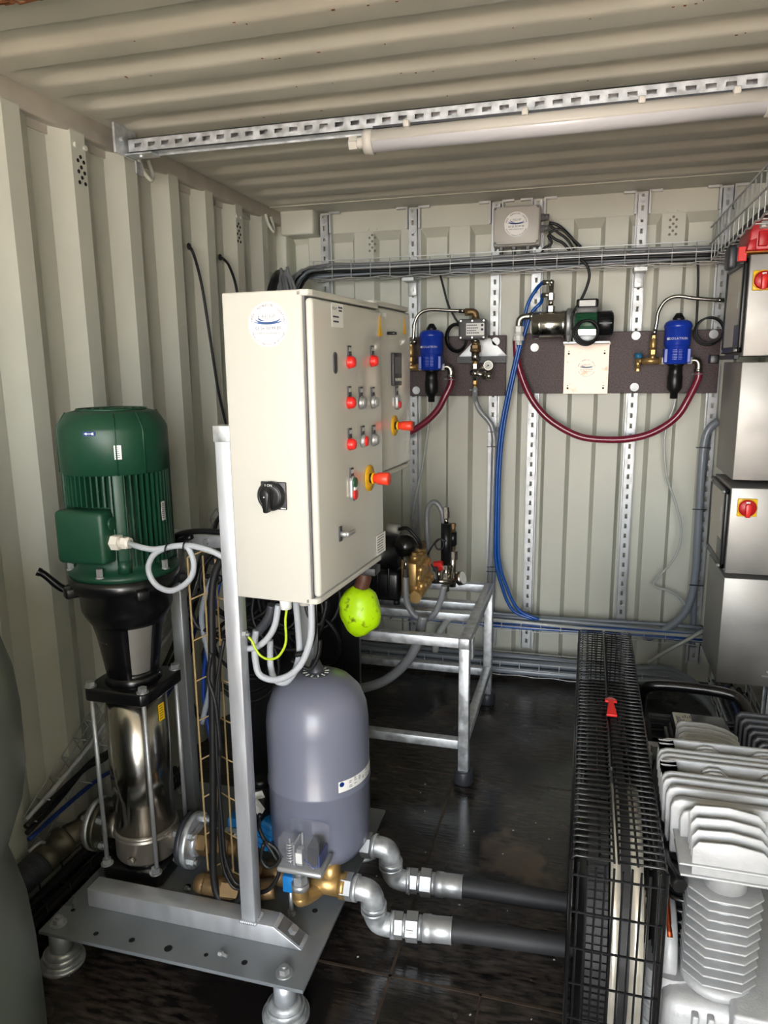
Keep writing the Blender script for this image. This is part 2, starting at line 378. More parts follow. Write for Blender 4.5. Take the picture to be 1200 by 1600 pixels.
# floor: dark boards with joint lines
fl = struct('floor', MB().box(XL - .06, XR + .06, YF - .05, 3.87, -.05, 0), 'floor')
s_ = MB(); a = at(495, 1500, 'z', .0005); s_.box(XL, XR, a.y - .004, a.y + .004, -.001, .0012)
a = at(650, 1400, 'z', .0); s_.box(a.x - .004, a.x + .004, YF, a.y + .75, -.001, .0012); s_.box(a.x + .24, a.x + .246, YF, a.y - .3, -.001, .0012); s_.box(XL, XR, a.y + .7, a.y + .706, -.001, .0012)
struct('floor_joint', s_, 'seam', fl)
d_ = MB()
for k in range(26):
    x, y = random.uniform(-.6, .0), random.uniform(1.3, 2.6); r = random.uniform(.0015, .004)
    d_.obox((x, y, .001), (r * 1.6, r, .002), Matrix.Rotation(random.uniform(0, 3), 3, 'Z'))
tag(d_.build('floor_debris', 'boxgrey', None, (-.3, 1.9, 0)), kind='stuff')
struct('ground', MB().box(-9, 9, -14, -2.12, -.30, -.16), 'yard')
# pressed ventilation covers and lashing rings welded to the shell
HOLES = [(-.5, 1), (.5, 1), (0, 1.4), (-.5, 0), (.5, 0), (0, .45), (0, -.5), (-.5, -1), (.5, -1)]
def vent(o, u, n, parent, hm='hole'):
    mb = MB()
    for a, b in HOLES:
        p = o + u * a * .028 + Z * b * .032; mb.cyl(p - n * .002, p + n * .0015, .006, n=12)
    struct('air_vent', mb, hm, parent)
    mb = MB()
    for a in (-.022, .022): p = o + u * a + Z * .075; mb.cyl(p, p + n * .008, .008, n=12)
    struct('vent_bolt', mb, 'wall', parent)
for y, z in ((2.125, 2.215), (3.218, 2.205)): vent(Vector((XL, y, z)), Y, X, wl_)
for x in (-1.10, .353): vent(Vector((x, YB, 2.225)), X, -Y, wb_, 'greyhole')
for px, py in ((231, 268), (424, 352)):
    p = at(px, py, 'x', XL + .02); mb = MB()
    mb.tube([p + Vector((-.015, -.03, .045)), p + Vector((0, -.035, .0)), p + Vector((.012, -.005, -.03)), p + Vector((0, .03, -.005)), p + Vector((-.015, .03, .045))], .0075, 8)
    struct('lashing_ring', mb, 'wall', wl_)
# ================================================================ strut channels
def strut_mb(x, y, z0, z1, w=.041, d=.041, pitch=.05, sl=.023, sw=.012, mb=None):
    """U channel standing upright, slotted web facing -Y at y"""
    mb = mb or MB(); t = .0025
    mb.box(x - w / 2, x - w / 2 + t, y, y + d, z0, z1); mb.box(x + w / 2 - t, x + w / 2, y, y + d, z0, z1)
    mb.box(x - w / 2, x - sw / 2, y, y + t, z0, z1); mb.box(x + sw / 2, x + w / 2, y, y + t, z0, z1)
    mb.box(x - w / 2 - .006, x - w / 2, y + d - .004, y + d, z0, z1); mb.box(x + w / 2, x + w / 2 + .006, y + d - .004, y + d, z0, z1)
    z = z0
    while z < z1: e = min(z + pitch - sl, z1); mb.box(x - sw / 2, x + sw / 2, y, y + t, z, e); z += pitch
    return mb
YS = 3.768
STRUTS = [(-1.345, 'beside the corner casting at the far left'), (-.875, 'behind the left blue dosing pump'), (-.46, 'left of the grey junction box cover'), (-.26, 'right edge of the grey junction box'), (.212, 'between the wall pump and the right dosing pump'), (.573, 'behind the coiled black cable near the steel boxes')]
for i, (x, wh) in enumerate(STRUTS):
    t = thing('strut_channel', 'upright slotted galvanised wall channel ' + wh, 'strut channel', (x, YS, .12), 'slotted wall channels')
    strut_mb(x, YS, .12, 2.375).build('channel', 'zinc', t)
    for s in ((-1, 1) if i else (1,)):
        mb = MB(); mb.box(x + s * .031 - .004, x + s * .031 + .004, YS + .002, YS + .04, 2.285, 2.388)
        mb.box(x + s * .031, x + s * .085, YS + .002, YS + .020, 2.378, 2.388); mb.build('clamp_bracket', 'wire', t)
    mb = MB()
    for z in (2.345, 2.27): mb.cyl((x, YS, z), (x, YS - .004, z), .013, n=16); mb.hexn((x, YS - .004, z), (x, YS - .009, z), .007)
    mb.build('bolt', 'zinc', t)
    for s in (-1, 1): MB().box(x + s * .033 - .004, x + s * .033 + .004, YS + .005, YS + .035, .11, .21).build('foot_bracket', 'zinc', t)
# channel across the ceiling that carries the tube lamp
t = thing('strut_channel', 'long slotted channel running across under the ceiling above the tube lamp', 'strut channel', (-.38, 2.30, 2.311))
mb = MB(); strut_mb(0, 0, 0, 2.27, .043, .041, .05, .027, .013, mb)
mb.box(-.0215, .0215, .038, .041, 0, 2.27); mb.mx = Matrix.Translation((-1.50, 2.30, 2.3325)) @ Matrix(((0, 0, 1, 0), (0, 1, 0, 0), (-1, 0, 0, 0), (0, 0, 0, 1)))
mb.build('channel', 'galv', t)
for s, x in ((1, -1.51), (-1, .745)):
    mb = MB(); mb.box(x - .006, x + .002, 2.24, 2.36, 2.30, 2.39); mb.box(x, x + s * .10, 2.29, 2.345, 2.302, 2.307); mb.box(x - .003, x + .003, 2.35, 2.39, 2.26, 2.30)
    mb.hexn((x + .002, 2.27, 2.345), (x + .012, 2.27, 2.345), .008); mb.cyl((x + s * .05, 2.31, 2.302), (x + s * .05, 2.31, 2.296), .008, n=8)
    mb.build('end_bracket', 'galv', t)
# tube lamp, switched off
t = thing('tube_lamp', 'unlit white tube lamp with frosted cover hung under the slotted ceiling channel', 'lamp', (-.1, 2.27, 2.235))
p0, p1 = Vector((-.645, 2.27, 2.265)), Vector((.418, 2.27, 2.270))
def halfpipe(a, b, r, z0, z1):
    mb = MB(); n = 18; rs = []
    for p in (a, b): rs.append([mb.bm.verts.new(p + Vector((0, r * math.cos(q), r * math.sin(q)))) for q in [z0 + (z1 - z0) * k / n for k in range(n + 1)]])
    mb.skin(rs); return mb
halfpipe(p0, p1, .033, -.05 * PI, 1.05 * PI).build('body', 'lamp', t)
halfpipe(p0, p1, .030, 1.02 * PI, 1.98 * PI).build('diffuser', 'diffuser', t)
for p, s in ((p0, -1), (p1, 1)):
    mb = MB(); mb.cyl(p, p + X * s * .028, .035); mb.build('end_cap', 'lamp', t)
    if s < 0: mb = MB(); mb.cyl(p + X * s * .028, p + X * s * .062, .017); mb.hexn(p + X * s * .05, p + X * s * .075, .021); mb.build('cable_gland', 'lamp', t)
mb = MB(); mb.box(p0.x, p1.x, 2.258, 2.282, 2.298, 2.305); mb.build('mounting_strip', 'darkgrey', t)
for fx in (.10, .42, .71, .93):
    x = p0.x + (p1.x - p0.x) * fx; MB().box(x - .009, x + .009, 2.234, 2.30, 2.288, 2.307, .003).build('clip', 'lamp', t)
# ================================================================ wire trays and their cables
def tray(x0, x1, y0, y1, z0, z1, axis='x', step=.1, r=.0025, front=True, wav=0):
    """open basket of round wire: U hoops plus long wires"""
    mb = MB(); L0, L1 = (x0, x1) if axis == 'x' else (y0, y1)
    def P(l, a, z): return Vector((l, a, z)) if axis == 'x' else Vector((a, l, z))
    A0, A1 = (y0, y1) if axis == 'x' else (x0, x1)
    l = L0 + .02
    while l < L1:
        mb.tube([P(l, A0, z1), P(l, A0, z0), P(l, A1, z0), P(l, A1, z1)], r, 5, 1); l += step
    n = max(2, round((A1 - A0) / .045))
    longs = [(A0 + (A1 - A0) * k / n, z0 - r) for k in range(n + 1)] + [(A0 - r, (z0 + z1) / 2), (A0 - r, z1), (A1 + r, z1), (A1 + r, (z0 + z1) / 2)]
    for a, z in longs:
        if wav and z < z0: mb.tube([P(L0 + (L1 - L0) * k / 40, a, z + wav * math.sin(k * 1.7 + a * 40)) for k in range(41)], r, 5, 2)
        else: mb.wire(P(L0, a, z), P(L1, a, z), r)
    return mb
t = thing('cable_tray', 'wire basket tray full of cables along the top of the back wall', 'cable tray', (-.4, 3.69, 2.03))
tray(-1.38, .60, 3.635, 3.745, 2.045, 2.13, wav=.004).build('wire_basket', 'wire', t)
for x in (-.875, .212):
    mb = MB(); mb.box(x - .028, x + .028, 3.66, 3.768, 2.02, 2.036); mb.box(x - .022, x + .022, 3.752, 3.768, 1.955, 2.03, .003); mb.cyl((x, 3.752, 1.985), (x, 3.745, 1.985), .010, n=14); mb.build('tray_bracket', 'wire', t)
for k in range(16):
    y = 3.648 + (k % 5) * .021; z = 2.058 + (k // 5) * .017; r = random.choice((.006, .007, .0085)); ph = random.uniform(0, 6)
    pts = [(x, y + .005 * math.sin(3 * x + ph), z + .006 * math.sin(4 * x + ph)) for x in [-1.30 + 1.82 * i / 12 for i in range(13)]]
    if k % 4 == 0: pts = pts[:9]
    pts = [(-1.43 - .01 * (k % 4), 3.45 - .012 * k, 1.80 - .01 * k), (-1.40 + .007 * (k % 6), 3.56 - .010 * k, 2.02 + .004 * (k % 5))] + pts
    c = ('conduit', 'greyhose', 'rubber', 'greyhose', 'conduit', 'rubber', 'greyhose')[k % 7]
    single('tray_cable', MB().tube(pts, r, 7, 4), c, ('black' if c in ('rubber', 'black') else 'grey') + ' cable lying along the wire tray at the top of the back wall', 'cable', 'cables in the upper back tray')
t = tray(.50, .70, 2.15, 3.66, 2.05, 2.19, 'y', .085, .0035, wav=.005)
single('cable_tray', t, 'wire', 'heavy wire basket tray above the steel boxes at the right wall', 'cable tray')
for k in range(6):
    x = .525 + .03 * k; pts = [(x, y, 2.075 + .012 * (k % 3) + .006 * math.sin(5 * y + k)) for y in (2.15, 2.5, 2.9, 3.3, 3.62)]
    single('tray_cable', MB().tube(pts, .012, 8, 4), ('rubber', 'darkgrey', 'greyhose')[k % 3], ('black', 'charcoal', 'grey')[k % 3] + ' thick cable inside the wire tray above the steel boxes', 'cable', 'cables in the right tray')
single('trunking_offcut', MB().box(.535, .64, 2.80, 2.90, 2.045, 2.065, .003), 'white', 'short white plastic strip under the right wire tray above the red case', 'strip')
# low tray with blue air tubes, and floor tray with conduits
single('cable_tray', tray(-1.40, .62, 3.64, 3.735, .262, .30, wav=.003), 'wire', 'low wire tray carrying blue tubes along the back wall', 'cable tray')
for k, (c, z, y, r) in enumerate((('bluetube', .276, 3.655, .008), ('bluetube', .272, 3.68, .008), ('navy', .282, 3.705, .008), ('bluetube', .297, 3.668, .007), ('conduit', .306, 3.695, .011), ('thin', .300, 3.650, .009), ('conduit', .318, 3.72, .010))):
    pts = [(x, y + .004 * math.sin(4 * x + k), z + .005 * math.sin(5 * x + 2 * k)) for x in [-1.38 + 1.98 * i / 11 for i in range(12)]]
    nm = {'bluetube': 'bright blue air tube', 'navy': 'dark blue air tube', 'conduit': 'grey plastic conduit', 'thin': 'milky plastic tube'}[c]
    single('air_tube', MB().tube(pts, r, 8, 4), c, nm + ' lying in the low wire tray of the back wall', 'tube', 'tubes in the low back tray')
single('cable_tray', tray(-1.40, .50, 3.60, 3.735, .03, .10, wav=.003), 'wire', 'wire tray standing on the floor at the foot of the back wall', 'cable tray')
for k in range(4):
    y = 3.615 + .032 * k; pts = [(x, y + .004 * math.sin(3 * x + k), .052 + .028 * (k % 2) + .004 * math.sin(5 * x + k)) for x in (-1.35, -.9, -.5, -.1, .25)] + [(.46, 3.57 + .03 * k, .08 + .01 * k), (.58 + .02 * k, 3.38, .085), (.62 + .025 * k, 3.1, .08), (.64 + .025 * k, 2.7, .075), (.65 + .025 * k, 2.2, .07)]
    single('floor_conduit', MB().tube(pts, .019 - .002 * (k % 2), 10, 5), 'conduit', 'grey conduit on the floor bending from the back wall to the right wall', 'conduit', 'conduits in the floor tray')
single('cable_tray', tray(.60, .75, 1.9, 3.45, .12, .19, 'y', .1, .003, wav=.006), 'galv', 'wire tray low along the right wall below the steel boxes', 'cable tray')
for k in range(5):
    single('air_tube', MB().tube([(.615 + .028 * k, y, .14 + .008 * math.sin(4 * y + k)) for y in (1.9, 2.3, 2.8, 3.3, 3.45)], .011, 8, 4), ('conduit', 'darkgrey', 'navy', 'conduit', 'rubber')[k], ('grey', 'charcoal', 'dark blue', 'grey', 'black')[k] + ' tube in the low right tray below the steel boxes', 'tube', 'tubes in the low right tray')
# upright channel pieces on the right wall under the boxes
for x, y in ((.755, 2.55), (.755, 3.0)):
    single('strut_channel', strut_mb(x, y, .10, 1.0), 'galv', 'short upright channel at the right wall below the steel boxes', 'strut channel', 'channels behind the steel boxes')
# ================================================================ back wall: boards and what hangs on them
def round_sticker(o, u, v, n, R, parent, name='round_sticker', paper='paper', small=False):
    """round company sticker with ring lettering"""
    o, u, v, n = Vector(o), Vector(u), Vector(v), Vector(n)
    mb = MB(); mb.cyl(o, o + n * .0006, R, n=48); t = o + n * .0009
    mb.mi = 1
    mb.arctext('VENTE - RÉPARATION - LOCATION', R * .165, t, u, v, R * .80, PI / 2, .098)
    mb.arctext('Matériel industriel de nettoyage', R * .15, t, u, v, R * .93, -PI / 2, .072, True)
    mb.text('05 56 30 99 89', R * .215, t - v * R * .24, u, v); mb.text('www.solutionlavage.fr', R * .135, t - v * R * .42, u, v)
    mb.mi = 2
    for a0, a1, rx, ry, dy in ((2.85, 6.75, .64, .20, .27), (2.5, 4.5, .50, .15, .31), (3.3, 6.1, .74, .13, .17)):
        P = []
        for k in range(25): a = a0 + (a1 - a0) * k / 24; P.append(t + u * R * rx * math.cos(a) + v * R * (dy + ry * math.sin(a)))
        for k in range(24):
            w = R * .035 * math.sin(PI * (k + .5) / 24) + R * .006; q = [P[k] - v * w, P[k + 1] - v * w, P[k + 1] + v * w, P[k] + v * w]
            mb._fin([mb.bm.faces.new([mb.bm.verts.new(x) for x in q])], False)
    mb.mi = 3; mb.text('RELHP', R * .25, t + v * R * .27 + u * R * .05, u, v)
    return mb.build(name, [paper, 'ink', 'inkblue', 'logogrey'], parent)
def washer_screw(x, z, y, parent):
    mb = MB(); mb.cyl((x, y, z), (x, y - .003, z), .020, n=24); mb.cyl((x, y - .003, z), (x, y - .006, z), .008, n=12)
    mb.build('screw_washer', 'zinc', parent)
YBD = 3.75
for x0, x1, z0, z1, lab, ws in ((-.98, -.397, 1.454, 1.752, 'brown laminate board behind the pressure controller, the shorter of the two', ((-.855, 1.483), (-.449, 1.722))), (-.333, .585, 1.466, 1.757, 'long brown laminate board holding the steel pump and the square plate', ((-.258, 1.689), (.212, 1.736), (.218, 1.495), (.552, 1.735)))):
    t = thing('backing_board', lab, 'board', ((x0 + x1) / 2, YBD, z0))
    MB().box(x0, x1, YBD, YS, z0, z1, .002, 1).build('panel', 'board', t)
    for x, z in ws: washer_screw(x, z, YBD, t)
# grey junction box with sticker
t = thing('junction_box', 'grey square junction box with round sticker high on the back wall', 'junction box', (-.352, 3.72, 2.16))
MB().box(-.462, -.243, 3.68, YS, 2.16, 2.338, .008).build('body', 'boxgrey', t)
MB().prism([(-.105, -.07), (-.09, -.084), (.09, -.084), (.105, -.07), (.105, .07), (.09, .084), (-.09, .084), (-.105, .07)], (-.352, 3.68, 2.249), X, Z, -Y, .022, .004).build('lid', 'boxgrey', t)
round_sticker((-.352, 3.657, 2.252), X, Z, -Y, .056, t)
mb = MB()
for sx in (-1, 1):
    for sz in (-1, 1): p = Vector((-.352 + sx * .098, 3.66, 2.249 + sz * .077)); mb.cyl(p, p - Y * .004, .006, n=10)
mb.build('lid_screw', 'devgrey', t)
for x in (-.425, -.365, -.30):
    mb = MB(); mb.hexn((x, 3.71, 2.16), (x, 3.71, 2.145), .013); mb.cyl((x, 3.71, 2.147), (x, 3.71, 2.128), .010, n=12); mb.build('cable_gland', 'devgrey', t)
for z in (2.285, 2.235):
    mb = MB(); mb.hexn((-.243, 3.71, z), (-.226, 3.71, z), .017); mb.cyl((-.228, 3.71, z), (-.205, 3.71, z), .013, n=12); mb.build('cable_gland', 'devgrey', t)
for k, (pp, r) in enumerate((([(858, 348), (872, 352), (888, 366), (903, 384)], .007), ([(858, 350), (870, 362), (886, 374), (897, 390)], .006), ([(857, 366), (868, 374), (880, 380), (890, 392)], .007), ([(857, 364), (876, 358), (893, 372), (908, 386)], .006), ([(856, 368), (862, 380), (850, 388), (846, 396)], .006))):
    single('black_cable', MB().tube(path(pp, 'y', 3.71 - .004 * k), r, 7), 'rubber', 'black cable bending from the junction box glands into the wire tray', 'cable', 'cables at the junction box')
# cables dropping from the upper tray
single('black_cable', MB().tube([at(685, 420, 'y', 3.70)] + path([(692, 445), (700, 475), (710, 495), (717, 505)], 'y', 3.69), .0055, 7), 'rubber', 'thin black cable dropping from the tray to the pressure controller', 'cable')
single('black_cable', MB().tube(path([(907, 405), (917, 415), (921, 430), (917, 448), (908, 468), (896, 488)], 'y', 3.62), .0065, 7), 'rubber', 'black cable hanging from the tray down to the green pump motor', 'cable')
mb = MB()
c = at(915, 520, 'y', 3.50)
for k in range(3): mb.torus(c + Vector((.004 * k, -.008 * k, .003 * k)), (.25, 1, .2), .054 - .003 * k, .0055, 36, 7)
mb.tube(path([(896, 488), (893, 500), (894, 515)], 'y', 3.53), .0055, 7)
single('coiled_cable', mb, 'rubber', 'coil of black cable hanging in front of the green pump motor', 'cable')
single('black_cable', MB().tube(path([(1087, 393), (1090, 405), (1091, 430), (1090, 470), (1088, 510)], 'y', 3.70), .0055, 7), 'rubber', 'thin black cable dropping from the tray beside the right dosing pump', 'cable')
mb = MB(); c = at(1107, 518, 'y', 3.69)
for k in range(3): mb.torus(c + Vector((.002 * k, -.006 * k, .003 * k)), (.1, 1, .1), .060 - .002 * k, .005, 40, 7)
single('coiled_cable', mb, 'rubber', 'ring of black cable beside the right dosing pump, over the brown board edge', 'cable')
mb = MB(); c = at(714, 528, 'y', 3.70)
for k in range(3): mb.torus(c + Vector((.003 * k - .004, -.008 * k, 0)), (.6, 1, .1), .068 - .003 * k, .006, 40, 7)
single('coiled_cable', mb, 'rubber', 'coil of black cable left of the grey pressure controller', 'cable')
# dosing pumps
def dosing_pump(lab):
    o = Vector((-.757, 3.665, 1.455)); t = thing('dosing_pump', lab, 'dosing pump', o, 'blue dosing pumps')
    def L(prof, name, m, n=32): return MB().lathe([(r, h) for r, h in prof], o, n=n).build(name, m, t)
    L([(.0, .345), (.02, .345), (.024, .338), (.024, .322)][::-1] if False else [(.026, .322), (.026, .334), (.018, .346), (.012, .356), (.0, .358)], 'top_knob', 'black', 20)
    L([(.056, .212), (.058, .216), (.058, .290), (.061, .293), (.061, .302), (.055, .316), (.040, .325), (.0, .327)], 'hood', 'blue')
    b = MB(); b.lathe([(.048, .130), (.052, .134), (.052, .205), (.056, .212), (.056, .2125)], o)
    b.box(o.x - .058, o.x - .040, o.y - .045, o.y + .02, 1.59, 1.655, .004); b.box(o.x + .040, o.x + .058, o.y - .045, o.y + .02, 1.59, 1.655, .004)
    b.box(o.x - .03, o.x + .03, o.y, YBD, 1.60, 1.65); b.build('body', 'blue', t)
    L([(.014, -.028), (.017, -.026), (.017, -.002), (.024, .006), (.033, .020), (.033, .075), (.030, .082), (.030, .12), (.036, .124), (.036, .131)], 'injection_stem', 'black')
    mb = MB(); cx = .0583
    for i, ch in enumerate('DOSATRON'):
        a = (i - 3.5) * .175 - PI / 2; p = o + Vector((math.cos(a) * (cx + .0006), math.sin(a) * (cx + .0006), .238))
        mb.text(ch, .0145, p, (-math.sin(a), math.cos(a), 0), Z)
    mb.ball(o + Vector((math.cos(-2.4) * .0585, math.sin(-2.4) * .0585, .243)), .006); mb.build('lettering', 'paper', t)
    mb = MB()
    for k in range(7):
        for a0, a1 in ((-.42, -.05), (.08, .38)):
            z = .150 + .007 * k
            for j in range(3):
                a = a0 + (a1 - a0) * j / 3 - PI / 2; b_ = a0 + (a1 - a0) * (j + .7 + .3 * (k % 2)) / 3 - PI / 2; q = []
                for aa, zz in ((a, z), (b_, z), (b_, z + .0028), (a, z + .0028)): q.append(mb.bm.verts.new(o + Vector((math.cos(aa) * .0527, math.sin(aa) * .0527, zz))))
                mb._fin([mb.bm.faces.new(q)], False)
    mb.build('printed_panel', 'stripe', t)
    for sx in (-1, 1): MB().box(o.x + sx * .049 - .0055, o.x + sx * .049 + .0055, o.y - .0462, o.y - .0448, 1.594, 1.651).build('side_stripe', 'stripe', t)
    mb = MB(); mb.cyl(o + Vector((.05, 0, .145)), o + Vector((.068, 0, .145)), .016); mb.cyl(o + Vector((-.05, 0, .145)), o + Vector((-.068, 0, .145)), .016); mb.build('side_port', 'white', t)
    mb = MB(); mb.tube([o + Vector(p) for p in ((.066, 0, .145), (.082, 0, .146), (.094, 0, .138), (.099, 0, .122), (.099, 0, .102))], .0155, 14); mb.cyl(o + Vector((.099, 0, .106)), o + Vector((.099, 0, .092)), .019, n=16)
    mb.build('outlet_elbow', 'nickel', t)
    mb = MB(); mb.torus(o + Vector((.099, 0, .084)), Z, .019, .003, 20, 6); mb.hexn(o + Vector((.078, -.012, .084)), o + Vector((.066, -.012, .084)), .005); mb.build('hose_clamp', 'zinc', t)
    return t
d1 = dosing_pump('blue dosing pump with black stem beside the second cabinet, left on the back wall')
d2 = dup(d1, (.388, 3.665, 1.472), 'blue dosing pump with black stem near the steel boxes, right on the back wall')
# brass inlet tees
def brass_tee(o, lab, left):
    o = Vector(o); t = thing('brass_tee', lab, 'pipe fitting', o)
    mb = MB(); mb.cyl(o + Vector((.036, 0, 0)), o + Vector((-.045, 0, 0)), .0155); mb.cyl(o + Vector((.030, 0, 0)), o + Vector((.040, 0, 0)), .02, n=6, smooth=False)
    mb.cyl(o, o + Z * .034, .013); mb.build('tee_body', 'brass', t)
    mb = MB(); mb.hexn(o + Z * .030, o + Z * .05, .017); mb.lathe([(.010, .05), (.016, .06), (.016, .09), (.011, .098), (.011, .105)], o, n=18); mb.hexn(o + Z * .10, o + Z * .115, .012); mb.build('check_valve', 'brass', t)
    if left:
        mb = MB(); mb.cyl(o + Vector((.01, -.012, .125)), o + Vector((.03, -.014, .125)), .012, n=16); mb.cyl(o + Vector((0, 0, .113)), o + Vector((0, 0, .136)), .012, n=12); mb.build('small_valve', 'nickel', t)
    else:
        mb = MB(); mb.cyl(o + Vector((-.045, 0, 0)), o + Vector((-.062, 0, 0)), .013); mb.cyl(o + Vector((-.062, 0, .012)), o + Vector((-.062, 0, -.035)), .011); mb.hexn(o + Vector((-.062, 0, -.028)), o + Vector((-.062, 0, -.046)), .010); mb.build('drain_branch', 'brass', t)
        mb = MB(); mb.lathe([(.012, .012), (.018, .016), (.017, .036), (.0, .038)], o + Vector((-.062, 0, 0)), n=12); mb.build('valve_knob', 'teal', t)
    return t
oa = Vector((-.757 - .105, 3.665, 1.600)); ob = Vector((.388 - .103, 3.665, 1.617))
brass_tee(oa, 'brass tee with check valve left of the left blue dosing pump', True)
brass_tee(ob, 'brass tee with blue knobbed drain left of the right blue dosing pump', False)
def braided(pts, lab):
    t = thing('braided_hose', lab, 'hose', pts[0]); MB().tube(pts, .0085, 10, 8).build('hose', 'nickel', t)
    for a, b in ((pts[0], pts[1]), (pts[-1], pts[-2])): d = (Vector(b) - Vector(a)).normalized(); MB().cyl(a, Vector(a) + d * .03, .0105, n=14).build('ferrule', 'chrome', t)
braided([oa + Z * .115] + path([(646, 528), (648, 505), (656, 490), (672, 484), (700, 485), (727, 486)], 'y', 3.66), 'stainless braided hose arching from the left brass tee to the pressure controller elbow')
braided([ob + Z * .115] + path([(1026, 505), (1029, 487), (1040, 470), (1058, 463), (1085, 466), (1110, 468), (1131, 469)], 'y', 3.66), 'stainless braided hose arching from the right brass tee towards the steel boxes')
# burgundy hoses
e1 = Vector((-.757 + .099, 3.665, 1.546)); e2 = Vector((.388 + .099, 3.665, 1.563))
single('burgundy_hose', MB().tube([e1 + Z * .01, e1 - Z * .03] + path([(694, 622), (684, 640), (668, 657), (648, 671), (625, 682), (600, 690)], 'y', 3.66), .0165, 12), 'hose', 'burgundy hose curving down from the left dosing pump behind the cabinets', 'hose')
single('burgundy_hose', MB().tube([e2 + Z * .01, e2 - Z * .03] + path([(1074, 626), (1060, 648), (1040, 665), (1012, 679), (980, 686), (945, 687), (910, 683), (880, 670), (852, 650), (830, 622), (815, 588), (808, 560), (806, 530)], 'y', 3.66), .0165, 12), 'hose', 'long burgundy hose sagging from the right dosing pump to the steel pump inlet', 'hose')
# thin suction tubes
single('suction_tube', MB().tube(path([(674, 630), (669, 670), (660, 730), (650, 775), (643, 815)], 'y', 3.68), .006, 8), 'thin', 'milky suction tube hanging from the left dosing pump', 'tube')
single('suction_tube', MB().tube(path([(1056, 612), (1053, 635), (1041, 668), (1038, 700), (1042, 745), (1055, 785), (1064, 822), (1061, 855), (1048, 880), (1030, 900), (1021, 912), (1028, 919), (1042, 922), (1060, 932), (1072, 948), (1076, 962)], 'y', 3.70), .0055, 8), 'thin', 'milky suction tube winding down the wall from the right dosing pump', 'tube')
# pressure controller column
t = thing('pressure_controller', 'grey pressure controller box with white label under a brass elbow', 'pressure controller', (-.545, 3.65, 1.72))
MB().box(-.612, -.478, 3.60, 3.69, 1.728, 1.826, .012).build('housing', 'devgrey', t)
mb = MB()
for x in (-.600, -.545, -.49):
    for z in (1.738, 1.816): mb.cyl((x, 3.601, z), (x, 3.597, z), .004, n=8)
mb.build('housing_screw', 'nickel', t)
mb = MB(); mb.box(-.574, -.487, 3.5985, 3.600, 1.748, 1.805); mb.mi = 1
y = 3.5978
for z, w in ((1.793, .05), (1.78, .055), (1.768, .045), (1.757, .06)):
    for k in range(6): mb.box(-.57 + w * k / 6, -.57 + w * (k + .7) / 6, y, y + .0008, z, z + .005)
mb.cyl((-.497, y, 1.795), (-.497, y + .0008, 1.795), .006, n=14); mb.cyl((-.497, y, 1.775), (-.497, y + .0008, 1.775), .006, n=14); mb.build('rating_label', ['paper', 'ink'], t)
p = at(741, 488, 'y', 3.65); mb = MB(); mb.tube([p + Vector((-.036, 0, .002)), p + Vector((-.01, 0, .002)), p + Vector((.005, 0, -.006)), p + Vector((.008, 0, -.03))], .017, 14); mb.hexn(p + Vector((-.044, 0, .002)), p + Vector((-.03, 0, .002)), .020); mb.cyl(p + Vector((.008, 0, -.026)), p + Vector((.008, 0, -.04)), .02, n=16); mb.build('elbow', 'bronze', t)
mb = MB(); q = Vector((p.x + .008, 3.65, 0)); mb.cyl(q + Z * 1.828, q + Z * 1.836, .018); mb.cyl(q + Z * 1.728, q + Z * 1.718, .019, n=16); mb.build('collar', 'nickel', t)
q = at(743, 550, 'y', 3.65); q = Vector((q.x, 3.65, 0))
mb = MB(); mb.cyl(q + Z * 1.720, q + Z * 1.70, .020, n=16); mb.hexn(q + Z * 1.703, q + Z * 1.686, .025); mb.lathe([(.020, 1.668), (.027, 1.672), (.027, 1.684), (.02, 1.688)], q, n=20); mb.build('union_nut', 'bronze', t)
mb = MB(); mb.cyl(q + Z * 1.67, q + Z * 1.628, .020); mb.build('sleeve', 'nickel', t)
mb = MB(); mb.cyl(q + Z * 1.63, q + Z * 1.612, .014); mb.hexn(q + Z * 1.534, q + Z * 1.515, .013); mb.cyl(q + Z * 1.515, q + Z * 1.49, .011); mb.build('brass_nipple', 'brass', t)
mb = MB(); mb.hexn(q + Z * 1.614, q + Z * 1.59, .016); mb.cyl(q + Z * 1.595, q + Z * 1.532, .012); mb.ball(q + Z * 1.568, .020); mb.cyl(q + Vector((-.022, 0, 1.572)), q + Vector((.055, -.01, 1.558)), .013); mb.cyl(q + Vector((.05, -.01, 1.559)), q + Vector((.085, -.014, 1.552)), .019, n=18); mb.cyl(q + Vector((.045, -.008, 1.56)), q + Vector((.058, -.012, 1.557)), .023, n=6)
mb.tube([q + Vector((0, -.01, 1.572)), q + Vector((.02, -.022, 1.585)), q + Vector((.045, -.028, 1.60))], .006, 8); mb.build('pressure_regulator', 'nickel', t)
g = at(763, 571, 'y', 3.61); mb = MB(); mb.cyl(g + Y * .012, g - Y * .004, .0225, n=28); b_ = mb.build('gauge', 'nickel', t)
mb = MB(); mb.cyl(g - Y * .004, g - Y * .0055, .0205, n=28); mb.build('gauge_dial', 'paper', b_); mb = MB(); mb.cyl(g - Y * .0055, g - Y * .007, .004, n=10); mb.obox(g + Vector((-.005, -.0065, -.004)), (.016, .001, .0018), Matrix.Rotation(-.7, 3, 'Y')); mb.build('gauge_needle', 'ink', b_)
mb = MB(); mb.torus(q + Z * 1.487, Z, .0135, .0025, 18, 6); mb.hexn(q + Vector((-.014, -.01, 1.487)), q + Vector((-.026, -.012, 1.487)), .005); mb.build('hose_clamp', 'zinc', t)
